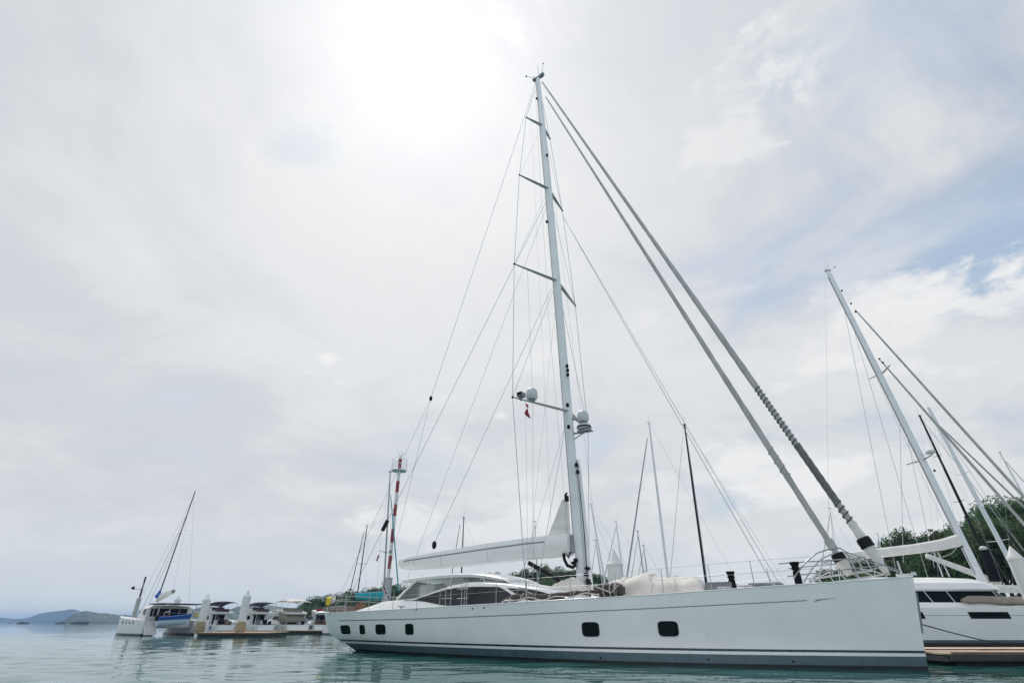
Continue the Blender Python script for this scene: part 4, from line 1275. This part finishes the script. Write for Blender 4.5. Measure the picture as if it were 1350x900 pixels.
t, p, zof = beacon('slim maroon and grey beacon pole on a narrow piling, beside the far left catamaran', (192.3, 759.6), 106, 789, [786, 775.5, 767.5], .15, pr=.36, cols=[SPARD, mat('dark maroon paint', (.06, .012, .015), .5)])
m = MB(); m.box((-.9, 0, zof(776)), (1.5, .06, .06)); m.ball((-1.7, 0, zof(774.5)), .28, 8, 6); m.build('lamp_bracket', BLACK, t)

# ------------------------------------------------------------------ catamaran with the blue tender, far left
g0 = ground(229, 837.0)
cat2 = thing('catamaran', 'older white sailing catamaran seen from astern with a blue tender in its davits, far left', 'catamaran', g0, R(139))
C2 = (Matrix.Translation(g0) @ Matrix.Rotation(R(139), 4, 'Z')).inverted()
c2 = lambda px, py, Y: C2 @ at(px, py, Y)
for cy in (-3.15, 3.0):
    m = MB(); boat_hull(m, 12.6, 1.9, 1.75, 2.3, .5, .82, .02, .6, cy, 0, 1, .22, 24, .5); hl = m.build('hull', [WHITE2, BOOTD], cat2)
    sg = 1 if cy > 0 else -1
    for x in (4.2, 5.6, 7.0, 8.6):
        m = MB(); u = (x - .6) / 13.2
        yy = cy + sg * (1.9 / 2 * (1 - max(0, (u - .5) / .5) ** 2.3) * (.82 + .18 * min(1, u / .5) ** .6) * .96)
        m.tube([(x, yy - sg * .1, 1.5), (x, yy + sg * .05, 1.5)], .17, 12); m.build('porthole', GLASS, cat2)
    m = MB()
    for k in range(3): m.box((.25 - .28 * k, cy, .95 - .35 * k), (.5, 1.3, .35))
    m.build('transom_steps', WHITE2, cat2, bevel=.03)
    m = MB(); m.tube([(.1, cy - .7, 1.2), (.15, cy - .7, 2.3), (1.6, cy - .75, 2.4)], .03, 5); m.tube([(.1, cy + .7, 1.2), (.15, cy + .7, 2.3), (1.6, cy + .75, 2.4)], .03, 5)
    m.build('step_rail', STEEL, cat2)
m = MB(); m.box((6.2, 0, 1.3), (9.6, 4.6, .9)); m.build('bridge_deck', WHITE2, cat2, bevel=.12)
m = MB()
m.loft([[(x, -w, 1.7), (x, -w * .96, zt - .3), (x, -w * .8, zt), (x, 0, zt + .12), (x, w * .8, zt), (x, w * .96, zt - .3), (x, w, 1.7)] for x, w, zt in [(3.6, 2.9, 3.5), (6.5, 2.8, 3.55), (8.6, 2.3, 3.2), (10.0, 1.6, 2.3)]], closed=False)
cb2 = m.build('cabin', WHITE2, cat2)
for s in (1, -1):
    m = MB(); m.add([(4.1, s * 2.90, 2.35), (4.1, s * 2.84, 3.15), (8.0, s * 2.50, 3.0), (9.2, s * 2.12, 2.35)], [(0, 1, 2, 3)], 0, False); m.build('side_window', GLASS, cb2)
for yy, wd in [(-1.75, .95), (-.6, 1.1), (.75, 1.2), (2.0, .8)]:
    m = MB(); m.box((3.57, yy, 2.72), (.06, wd, .95)); m.build('saloon_window', GLASS, cb2)
m = MB(); m.box((1.9, 1.2, 2.05), (1.2, 1.6, .7)); m.build('helm_seat', RED, cat2, bevel=.08)
m = MB(); m.box((2.3, -1.4, 2.0), (1.0, 2.0, .55)); m.build('cockpit_seat', LGREY, cat2, bevel=.08)
for yy, r_ in [(2.3, .3), (-2.2, .26)]:
    m = MB(); m.tube([(-.12, yy - r_, 2.4 - .0), (-.16, yy, 2.4 + r_), (-.12, yy + r_, 2.4), (-.16, yy, 2.4 - r_), (-.12, yy - r_, 2.4)], .09, 8); m.build('fender_ring', BLACK if yy > 0 else YELL, cat2)
m = MB(); m.box((7.2, .4, 3.72), (1.6, 1.1, .14)); m.box((7.2, .4, 3.60), (1.4, .9, .12)); m.build('roof_hatch', GREY, cat2)
m = MB(); m.box((1.75, 0, 3.72), (4.0, 5.6, .12)); m.build('bimini_top', mat('mauve canvas', (.14, .11, .12), .8), cat2, bevel=.04)
for s in (1, -1):
    for x in (-.1, 1.8):
        m = MB(); m.tube([(x, s * 2.6, 1.7), (x, s * 2.65, 3.7)], .04, 6); m.build('bimini_post', STEEL, cat2)
    m = MB(); m.tube([(1.0, s * 1.7, 2.0), (0, s * 1.7, 2.75), (-1.4, s * 1.7, 2.75)], .06, 6); m.build('davit', WHITE2, cat2)
m = MB(); m.tube([(-.1, -2.6, 2.6), (-.1, 2.6, 2.6)], .03, 5); m.tube([(-.1, -2.6, 2.2), (-.1, 2.6, 2.2)], .03, 5); m.build('stern_rail', STEEL, cat2)
A, B_ = c2(206.5, 793, 91), c2(257.5, 647, 91)
m = MB(); m.tube([A, B_], [.15, .11], 8, 0, .7); cm = m.build('mast', mat('dark grey spar', (.07, .075, .08), .4), cat2)
for f in (.35, .60):
    p = lerp(A, B_, f)
    for s in (1, -1): m = MB(); m.tube([p, p + Vector((0, s * 1.1, 0))], .04, 5); m.build('spreader', SPARD, cm)
for a, b, r_ in [((251, 668), (186, 806), .035), ((254, 657), (176, 806), .02), ((247, 680), (192, 806), .03), ((256, 650), (249, 795), .018), ((247, 680), (226, 790), .015)]:
    m = MB(); m.tube([c2(*a, 91), c2(*b, 90)], r_, 5); m.build('stay', WIRE, cat2)
a, b = c2(208.5, 788, 90), c2(229, 778.5, 88.5)
m = MB(); m.tube([a, lerp(a, b, .5), b], [.55, .5, .22], 10, 0, .5, up=(0, 0, 1)); bm_ = m.build('boom_cover', CANW, cat2)
m = MB(); m.tube([c2(206.5, 787, 90), c2(210, 782, 90), c2(211.5, 777, 90)], [.62, .5, .15], 10, 0, .55, up=(1, 0, 0)); m.build('sail_bag', BLUE, cat2)
m = MB(); q = c2(228.5, 779, 88.4); m.ball(q, .3, 8, 6); m.build('boom_end', GREY, bm_)
o = thing('tender', 'blue tender slung in the davits at the stern of the far left catamaran', 'dinghy'); o.matrix_world = Matrix.Translation(g0) @ Matrix.Rotation(R(139), 4, 'Z') @ Matrix.Translation((-.85, 2.7, 1.36)) @ Matrix.Rotation(R(-90), 4, 'Z') @ Matrix.Rotation(R(-3), 4, 'Y') @ Matrix.Scale(.86, 4)
m = MB(); boat_hull(m, 4.4, 1.7, .75, .95, .35, .85, .06, 0, 0, 0, 1, .42, 18, .5); m.build('hull', [BLUE, mat('pale blue paint', (.55, .64, .72), .4)], o)
m = MB(); m.tube([(0, -.72, .8), (2.2, -.85, .85), (3.6, -.5, .95), (4.5, 0, 1.02), (3.6, .5, .95), (2.2, .85, .85), (0, .72, .8)], .13, 8); m.build('rubbing_strake', BLUE, o)
m = MB(); m.box((-.2, 0, .75), (.35, .4, .7)); m.build('outboard', BLACK, o, bevel=.05)

REDN = mat('dark red upholstery', (.09, .03, .06), .7)
# ------------------------------------------------------------------ far left dock and motor boats
def pontoon(label, xa, xb, Y, dep, col):
    a = at(xa, 833, Y); b = at(xb, 833, Y)
    t = thing('pontoon', label, 'dock', (a.x, Y, 0))
    w = b.x - a.x
    m = MB(); m.box((w / 2, dep / 2, .42), (w, dep, .1)); m.build('deck_boards', PLANK, t)
    m = MB(); m.box((w / 2, dep / 2, .12), (w - .3, dep - .2, .5)); m.build('float', ANTI, t)
    m = MB(); m.box((w / 2, -.04, .36), (w, .1, .14)); m.build('edge_beam', RIND, t)
pontoon('nearer low timber pontoon below the two collared pilings, far left', 259, 349, 70.5, 7.5, 0)
pontoon('farther low pontoon running from the canopied motor boats to the big yacht stern', 318, 452, 90, 2.4, 0)

def motor_yacht(label, px, Y, head, L, B, canopy, top_z, curtain=None, lower=None, group='motor boats moored stern-to at the far pontoon', tilt=0.0):
    g = at(px, 831, Y)
    t = thing('motor_boat', label, 'motor boat', (g.x, g.y, 0), R(head), group)
    m = MB(); boat_hull(m, L, B, 1.15, 1.9, .5, .88, .07, 0, 0, 0, 1, .2, 20, .45); m.build('hull', [WHITE, BOOTD], t)
    # cabin, stepped down to the bow
    w = B * .42
    m = MB()
    m.loft([[(x, -w * k, 1.1), (x, -w * .96 * k, zt - .25), (x, -w * .85 * k, zt), (x, w * .85 * k, zt), (x, w * .96 * k, zt - .25), (x, w * k, 1.1)] for x, k, zt in [(.24 * L, 1, 2.75), (.45 * L, 1, 2.75), (.60 * L, .9, 2.0), (.80 * L, .6, 1.75)]], closed=False)
    cab = m.build('cabin', WHITE2, t)
    m = MB(); m.box((.24 * L - .03, 0, 1.95), (.06, w * 1.3, 1.35)); m.build('saloon_door', GLASS, cab)
    for s in (1, -1):
        for xa, xb in [(.26, .345), (.365, .45)]:
            m = MB(); xs_ = [(xa * L, 1.95), (xa * L, 2.5), (xb * L, 2.5), ((xb + .03) * L, 1.95)]
            m.add([(x, s * (w * (1 if x < .45 * L else .985) + .015), z) for x, z in xs_], [(0, 1, 2, 3)], 0, False); m.build('side_window', GLASS, cab)
    m = MB(); zf = 2.75
    m.loft([[(x, -w * .95, zf), (x, -w * 1.02, zf + h), (x, -w * .9, zf + h), (x, w * .9, zf + h), (x, w * 1.02, zf + h), (x, w * .95, zf)] for x, h in [(.10 * L, .25), (.25 * L, .55), (.5 * L, .75)]], closed=False)
    m.build('flybridge', WHITE2, t)
    m = MB(); m.box((.3 * L, 0, zf + .75), (.5, w * 1.3, .5)); m.box((.18 * L, 0, zf + .5), (.5, w * 1.5, .5)); m.build('flybridge_seats', canopy if lower is None else lower, t, bevel=.06)
    m = MB(); rings = []
    for i in range(9):
        f = i / 8; x = lerp(.04 * L, .46 * L, f); z = top_z - .35 * (2 * f - 1) ** 2 + tilt * (f - .5)
        rings.append([(x, -w * 1.05, z - .12), (x, -w * .6, z + .04), (x, 0, z + .1), (x, w * .6, z + .04), (x, w * 1.05, z - .12)])
    m.loft(rings, closed=False, cap0=False, cap1=False); o = m.build('canopy', canopy, t); sm = o.modifiers.new('cloth', 'SOLIDIFY'); sm.thickness = .04
    for yy, hh in [(-w * .62, .55), (-w * .2, .8), (w * .25, .6), (w * .7, .7)]:
        m = MB(); m.box((.10 * L + .35 * yy, yy, 1.15 + hh / 2), (.5, .42, hh)); m.build('cockpit_locker', [LGREY, GREY, RIND, BLACK][int(abs(yy * 7 + px)) % 4], t, bevel=.05)
    m = MB(); m.tube([(.09 * L, w * .55, 1.1), (.20 * L, w * .5, 2.85)], .03, 5); m.tube([(.09 * L, w * .32, 1.1), (.20 * L, w * .28, 2.85)], .03, 5)
    for q_ in (.2, .4, .6, .8): m.tube([(lerp(.09, .20, q_) * L, lerp(w * .55, w * .5, q_), lerp(1.1, 2.85, q_)), (lerp(.09, .20, q_) * L, lerp(w * .32, w * .28, q_), lerp(1.1, 2.85, q_))], .025, 4)
    m.build('flybridge_ladder', STEEL, t)
    for s in (1, -1):
        m = MB(); m.tube([(.11 * L, s * w * .93, 1.1), (.11 * L, s * w * .93, zf)], .035, 5); m.build('deck_post', LGREY, t)
        m = MB(); m.tube([(.55 * L, s * B * .46, 1.6), (.55 * L, s * B * .46, 2.35), (.8 * L, s * B * .36, 2.5), (1.0 * L, s * .15, 2.75)], .025, 5); m.build('bow_rail', STEEL, t)
        for fx in (.12, .38, .6):
            m = MB(); m.tube([(fx * L, s * (B * .5 + .06), .45), (fx * L, s * (B * .5 + .06), 1.05)], .12, 8); m.build('fender', [WHITE2, BLUE, BLACK][int(fx * 10 + px) % 3], t)
    for s in (1, -1):
        for x, x2 in [(.10, .05), (.28, .27), (.42, .46)]:
            m = MB(); m.tube([(x * L, s * w * 1.0, zf + .3), (x2 * L, s * w * 1.04, top_z - .3)], .025, 5); m.build('canopy_pole', STEEL, t)
    m = MB(); m.box((.12 * L, 0, 1.0), (.10 * L, B * .6, .5)); m.build('aft_seat', lower or LGREY, t, bevel=.05)
    m = MB(); m.box((-.35, 0, .38), (.9, B * .75, .09)); m.build('swim_platform', WHITE2, t, bevel=.03)
    m = MB(); m.tube([(.03 * L, -B * .42, 1.9), (.03 * L, B * .42, 1.9)], .025, 5); m.tube([(.03 * L, -B * .42, 1.15), (.03 * L, -B * .42, 1.9)], .025, 5); m.tube([(.03 * L, B * .42, 1.15), (.03 * L, B * .42, 1.9)], .025, 5); m.build('stern_rail', STEEL, t)
    m = MB(); m.tube([(.3 * L, w * .8, zf + .6), (.24 * L, w * .8, top_z + 1.3)], .015, 4); m.build('aerial', LGREY, t)
    if curtain is not None:
        m = MB(); m.add([(.08 * L, -w * 1.02, 1.55), (.08 * L, w * 1.02, 1.55), (.16 * L, w * .98, zf + .25), (.16 * L, -w * .98, zf + .25), (.30 * L, w * 1.03, 1.7), (.30 * L, w * 1.01, zf + .2)], [(0, 1, 2, 3), (1, 4, 5, 2)], 0, False)
        o = m.build('cockpit_curtain', curtain, t); sm = o.modifiers.new('cloth', 'SOLIDIFY'); sm.thickness = .04
    return t
motor_yacht('white motor boat with navy canopy, berthed between the two collared pilings', 297, 97, 149, 11, 3.7, NAVY, 4.5, lower=REDN, tilt=-.5)
motor_yacht('white motor boat with navy canopy and brown seats, right of both collared pilings', 350, 98, 146, 10.5, 3.6, NAVY, 4.45, lower=BROWN, tilt=-.35)
motor_yacht('larger cream motor boat with khaki cockpit curtains, just left of the big yacht stern', 392, 101, 136, 13, 4.6, CANB, 5.0, curtain=CANBEIGE, lower=CANBEIGE)
motor_yacht('small white cabin boat half hidden by the big yacht stern', 424, 104, 120, 8.5, 3.2, WHITE2, 3.3, lower=RED)
# vessels on the horizon
def workboat(label, px, py, Y, L, head):
    p = ground(px, 820.3); g = at(px, 819, Y)
    t = thing('fishing_boat', label, 'fishing boat', (g.x, Y, 0), R(head), 'small dark vessels on the far water')
    dk = mat('dark blue hull paint', (.03, .04, .05), .6, var=.3)
    m = MB(); boat_hull(m, L, L * .26, L * .07, L * .12, .6, .8, .08, -L / 2); m.build('hull', dk, t)
    m = MB(); m.box((-.18 * L, 0, .12 * L), (.30 * L, .16 * L, .10 * L)); m.box((-.16 * L, 0, .19 * L), (.14 * L, .13 * L, .06 * L)); m.build('wheelhouse', GREY, t, bevel=.1)
    m = MB(); m.tube([(.05 * L, 0, .1 * L), (.06 * L, 0, .30 * L)], L * .008, 5); m.tube([(-.2 * L, 0, .2 * L), (-.2 * L, 0, .28 * L)], L * .006, 5); m.build('mast', dk, t)
workboat('broad dark fishing boat, rightmost of the vessels on the horizon', 106, 819, 820, 21, 8)
workboat('low dark fishing boat, second from the right of the vessels on the horizon', 80, 819, 900, 16, 170)
workboat('dark fishing boat lying off the pale hills at the far left', 31, 819, 850, 15, 5)
workboat('tiny dark boat, leftmost on the horizon', 14.5, 819, 1100, 6, 20)

m = MB(); rows = []
for i in range(7):
    t_ = i / 6; q = at(lerp(498.5, 495.5, t_), lerp(731, 739, t_), 80); rows.append([q, q + Vector((.14, .05 * math.sin(6 * t_), -.02)), q + Vector((.24 - .1 * t_, -.06 * math.sin(5 * t_), -.1))])
m.loft(rows, closed=False, cap0=False, cap1=False); fo_ = m.build('signal_flag', REDF); sm = fo_.modifiers.new('cloth', 'SOLIDIFY'); sm.thickness = .01
tag(fo_, 'tiny dark red flag on a signal line just left of the striped beacon', 'flag')

blk = [o for o in bpy.data.objects if o.get('label', '').startswith('boat with a black mast between')][0]
inv_ = (Matrix.Translation(blk.location) @ Matrix.Rotation(blk.rotation_euler.z, 4, 'Z')).inverted()
m = MB(); m.tube([inv_ @ at(1297, 725, 63.5), inv_ @ at(1303, 738, 63.5), inv_ @ at(1314, 766, 63.5)], [.3, .5, .62], 10); m.build('mast_cover', ROPEB, blk)
m = MB(); m.lathe([(.1, -.2), (.36, -.15), (.38, .05), (.2, .2)], inv_ @ at(1296, 722, 63.2), 14); m.build('radar_dome', LGREY, blk)

# ------------------------------------------------------------------ hills, shore and trees
def leafmat(name, c0, c1, c2, leafy=True):
    m = bpy.data.materials.new(name); m.use_nodes = True
    T = NT(m.node_tree); P = m.node_tree.nodes['Principled BSDF']
    tc = T.new('ShaderNodeTexCoord').outputs['Object']
    oi = T.new('ShaderNodeObjectInfo').outputs['Random']
    n = T.noise(tc, .45, 3, .6); n2 = T.noise(tc, 3.0, 2)
    c = T.mix(T.smooth(n, .35, .65), c0 + (1,), c1 + (1,))
    c = T.mix(T.math('MULTIPLY', T.smooth(n2, .45, .75), .6), c, c2 + (1,))
    hsv = T.new('ShaderNodeHueSaturation'); T.l.new(c, hsv.inputs['Color'])
    T.l.new(T.smooth(oi, 0, 1, .455, .525), hsv.inputs['Hue']); T.l.new(T.math('ADD', T.math('MULTIPLY', oi, 1.1), .6), hsv.inputs['Value'])
    T.l.new(hsv.outputs[0], P.inputs['Base Color']); P.inputs['Roughness'].default_value = .6; P.inputs['Specular IOR Level'].default_value = .25
    tr = T.new('ShaderNodeBsdfTranslucent'); ms = T.new('ShaderNodeMixShader'); ms.inputs[0].default_value = .38
    hs2 = T.new('ShaderNodeHueSaturation'); T.l.new(hsv.outputs[0], hs2.inputs['Color']); hs2.inputs['Value'].default_value = 1.5
    T.l.new(hs2.outputs[0], tr.inputs[0]); T.l.new(P.outputs[0], ms.inputs[1]); T.l.new(tr.outputs[0], ms.inputs[2])
    if leafy: T.l.new(ms.outputs[0], T.n['Material Output'].inputs[0])
    return m
LEAF = leafmat('broadleaf foliage', (.026, .060, .024), (.052, .098, .034), (.11, .15, .055))
LEAF2 = leafmat('feathery foliage', (.030, .060, .030), (.045, .075, .034), (.06, .085, .045))
def crown_mesh(kind, seed):
    rg = np.random.default_rng(seed)
    V = []; Fc = []
    def leaf(c, s):
        a = rg.normal(size=3); a /= np.linalg.norm(a); b = rg.normal(size=3); b -= a * a.dot(b); b /= np.linalg.norm(b)
        k = len(V)
        l = s * rg.uniform(.7, 1.4); w = s * rg.uniform(.35, .7)
        V.extend([tuple(c - a * l), tuple(c + b * w), tuple(c + a * l), tuple(c - b * w)]); Fc.append((k, k + 1, k + 2, k + 3))
    if kind == 'broad':       # unit: tree height 12, crown radius about 4
        nc = 34
        for i in range(nc):
            th = rg.uniform(0, 2 * math.pi); ph = math.acos(rg.uniform(-.55, 1))
            rr = rg.uniform(.55, 1.0)
            c = np.array([4.0 * rr * math.sin(ph) * math.cos(th), 4.0 * rr * math.sin(ph) * math.sin(th), 8.0 + 3.4 * rr * math.cos(ph)])
            cr = rg.uniform(.8, 1.55)
            for k in range(int(70 * cr)):
                d = rg.normal(size=3); d /= np.linalg.norm(d)
                leaf(c + d * np.array([1.15, 1.15, .8]) * cr * rg.uniform(.35, 1) ** .5, .22)
    else:                     # upright feathery plumes
        for i in range(26):
            th = rg.uniform(0, 2 * math.pi); sp = rg.uniform(.2, 1.0)
            b0 = np.array([0, 0, rg.uniform(2.0, 6.5)])
            e = np.array([2.6 * sp * math.cos(th), 2.6 * sp * math.sin(th), b0[2] + rg.uniform(3.0, 5.5)])
            for k in range(110):
                t = rg.random()
                p = b0 + (e - b0) * t + np.array([0, 0, -.9 * t * t]) + rg.normal(size=3) * .22 * (1.25 - t)
                leaf(p, .27)
    me = bpy.data.meshes.new('crown'); me.from_pydata(V, [], Fc); me.materials.append(LEAF if kind == 'broad' else LEAF2); me.update()
    return me
def trunk_mesh(kind, seed):
    rg = random.Random(seed); m = MB()
    m.tube([(0, 0, -1.5), (.1, 0, 2), (.2, .1, 5), (.15, .2, 8)], [.22, .18, .13, .06], 7)
    for i in range(6):
        a = rg.uniform(0, 6.28); z = rg.uniform(3.2, 6.5)
        m.tube([(.15, .05, z), (1.2 * math.cos(a), 1.2 * math.sin(a), z + 1.1), (2.6 * math.cos(a), 2.6 * math.sin(a), z + 2.3)], [.12, .08, .03], 5)
    me = bpy.data.meshes.new('trunk'); me.from_pydata(m.v, [], m.f); me.materials.append(BARK); me.update()
    return me
CR = {'broad': [crown_mesh('broad', s) for s in range(7)], 'feather': [crown_mesh('feather', s) for s in (50, 51)]}
TR = {'broad': [trunk_mesh('broad', s) for s in range(3)], 'feather': [trunk_mesh('feather', 9)]}
def tree(kind, base, h, seed, label, group):
    rg = random.Random(seed)
    t = thing('broadleaf_tree' if kind == 'broad' else 'feathery_tree', label, 'tree', base, rg.uniform(0, 6.28), group)
    k = h / 12.0
    t.scale = (k * rg.uniform(.85, 1.2), k * rg.uniform(.85, 1.2), k)
    for nm, lib in (('trunk', TR[kind]), ('crown', CR[kind])):
        o = bpy.data.objects.new(nm, lib[seed % len(lib)]); COL.objects.link(o); o.parent = t
    return t
GROUND = mat('wooded ground', (.035, .04, .022), .95, var=.4, vscale=.15)
def ground_strip(name, pts, front, back):
    """shore terrain under a wood: pts = (x, y, z) along the crest"""
    m = MB(); rows = [[], [], [], [], []]
    for x, y, z in pts:
        d = Vector((x, y, 0)).normalized()
        for r, (k, zz) in zip(rows, [(-front, -.8), (-front * .93, .5), (-front * .45, .5 + (z - .5) * .55), (0, z), (back, z * .7)]):
            p = Vector((x, y, 0)) + d * k; r.append((p.x, p.y, zz))
    m.loft(rows, closed=False, cap0=False, cap1=False)
    tag(m.build(name, GROUND), kind='structure')
def wood(sil, dist, hmin, hmax, step, rows, label, group, seed, front, shore_name):
    rg = random.Random(seed)
    pts = []
    px = sil[0][0]
    crest = []
    while px <= sil[-1][0]:
        py = interp(px, sil); Y = interp(px, dist)
        p = at(px, py, Y); crest.append((p.x, p.y, max(.6, p.z - hmax * .95)))
        px += 12
    ground_strip(shore_name, crest, front, 60)
    k = 0
    for r in range(rows):
        px = sil[0][0] + rg.uniform(0, 5) + (2 if r % 2 else 0)
        while px <= sil[-1][0]:
            py = interp(px, sil); Y0 = interp(px, dist)
            Y = Y0 - front * .8 * r / rows + rg.uniform(-2.5, 2.5)
            top = at(px, py + rg.uniform(-1, 4) * (1 if r == 0 else 1.5), Y0).z
            q = at(px, 800, Y)
            zc_ = max(.6, at(px, py, Y0).z - hmax * .95)
            dd = (Y0 - Y) / max(front, 1)
            zb = max(.5, zc_ * (1 - dd * 1.05))
            h = min(hmax * 1.15, max(hmin * .8, (top - zb) * (1 if r == 0 else rg.uniform(.78, .96))))
            if r == 0: top += rg.uniform(-.9, 1.3); zb = top - h
            else: zb -= .22 * h
            tree('broad', (q.x, Y, zb - .3), h, rg.randrange(1000), label, group)
            k += 1
            px += step * rg.uniform(.7, 1.35) * (1 if r == 0 else 1.1)
    return k
n1 = wood([(398, 790), (405, 783), (420, 780), (445, 778), (470, 775), (490, 774), (505, 769), (530, 765), (560, 763), (600, 761), (630, 756), (645, 752), (655, 751), (668, 756), (690, 751), (712, 746), (728, 741), (742, 748), (765, 746), (785, 752), (800, 764)],
          [(398, 260), (520, 215), (640, 185), (800, 170)], 9, 13, 8.5, 3, 'dark green tree in the low wood along the shore behind the big yacht', 'trees of the low wood behind the yacht', 11, 34, 'far_shore')
n2 = wood([(1098, 752), (1130, 744), (1150, 736), (1165, 728), (1185, 722), (1200, 716), (1213, 703), (1224, 700), (1238, 705), (1252, 696), (1265, 691), (1282, 690), (1300, 686), (1314, 675), (1330, 668), (1350, 660), (1400, 650), (1440, 655)],
          [(1098, 128), (1200, 118), (1300, 108), (1440, 104)], 9, 14, 15, 4, 'dark green broadleaf tree on the wooded slope behind the white catamaran', 'trees of the wooded slope at the right', 5, 34, 'wooded_slope')
for i, (px, py, Y, h) in enumerate([(1169, 704, 100, 13), (1181, 711, 98, 12)]):
    p = at(px, py, Y)
    tree('feather', (p.x, p.y, p.z - h * .98), h, 50 + i, ['tallest feathery pale tree at the left end of the wooded slope', 'lower feathery pale tree beside the tallest one at the wooded slope end'][i], 'feathery trees')

def hill(name, sil, Y, depth, col, rough, canopy, seed):
    """far island: crest from the picture at distance Y, falling to the sea on both sides"""
    m = MB(); n = 420
    M_ = bpy.data.materials.get(col[0]) or leafmat(*col, leafy=False)
    rows = []
    KR = 44
    for k in range(KR + 1):
        f = k / KR
        prof_ = math.sin(math.pi * f) ** .8 if 0 < f < 1 else 0
        row = []
        for i in range(n + 1):
            px = lerp(sil[0][0], sil[-1][0], i / n); py = smooth_tab(px, sil)
            p = at(px, py, Y)
            z = p.z * prof_
            y = Y + (f - .5) * depth
            x = p.x * (y / Y)
            z += (noise.noise(Vector((x / (canopy * 4), y / (canopy * 4), seed))) * .6 + noise.noise(Vector((x / canopy, y / canopy, seed))) * .5) * rough * min(1, prof_ * 1.6)
            row.append((x, y, max(z, -2) if 0 < k < KR else -2))
        rows.append(row)
    m.loft(rows, closed=False, cap0=False, cap1=False)
    tag(m.build(name, M_), kind='structure')
HC = ('distant forest', (.010, .024, .012), (.017, .034, .015), (.026, .042, .02))
hill('far_hill', [(-60, 812), (0, 814), (20, 815.5), (40, 813), (52, 808.5), (70, 806), (85, 804.5), (96, 802.8), (104, 804.5), (112, 809), (122, 816), (132, 821)], 4400, 700, HC, 7, 90, 1)
hill('wooded_headland', [(84, 820), (90, 814), (97, 809.5), (106, 807.5), (116, 806.2), (130, 808), (150, 810), (170, 811), (200, 812), (225, 808), (245, 804.5), (262, 801.5), (278, 801.5), (300, 803), (318, 799), (336, 796.5), (352, 796.5), (368, 800), (385, 804), (405, 808), (430, 812)], 1700, 420, HC, 7, 11, 4)
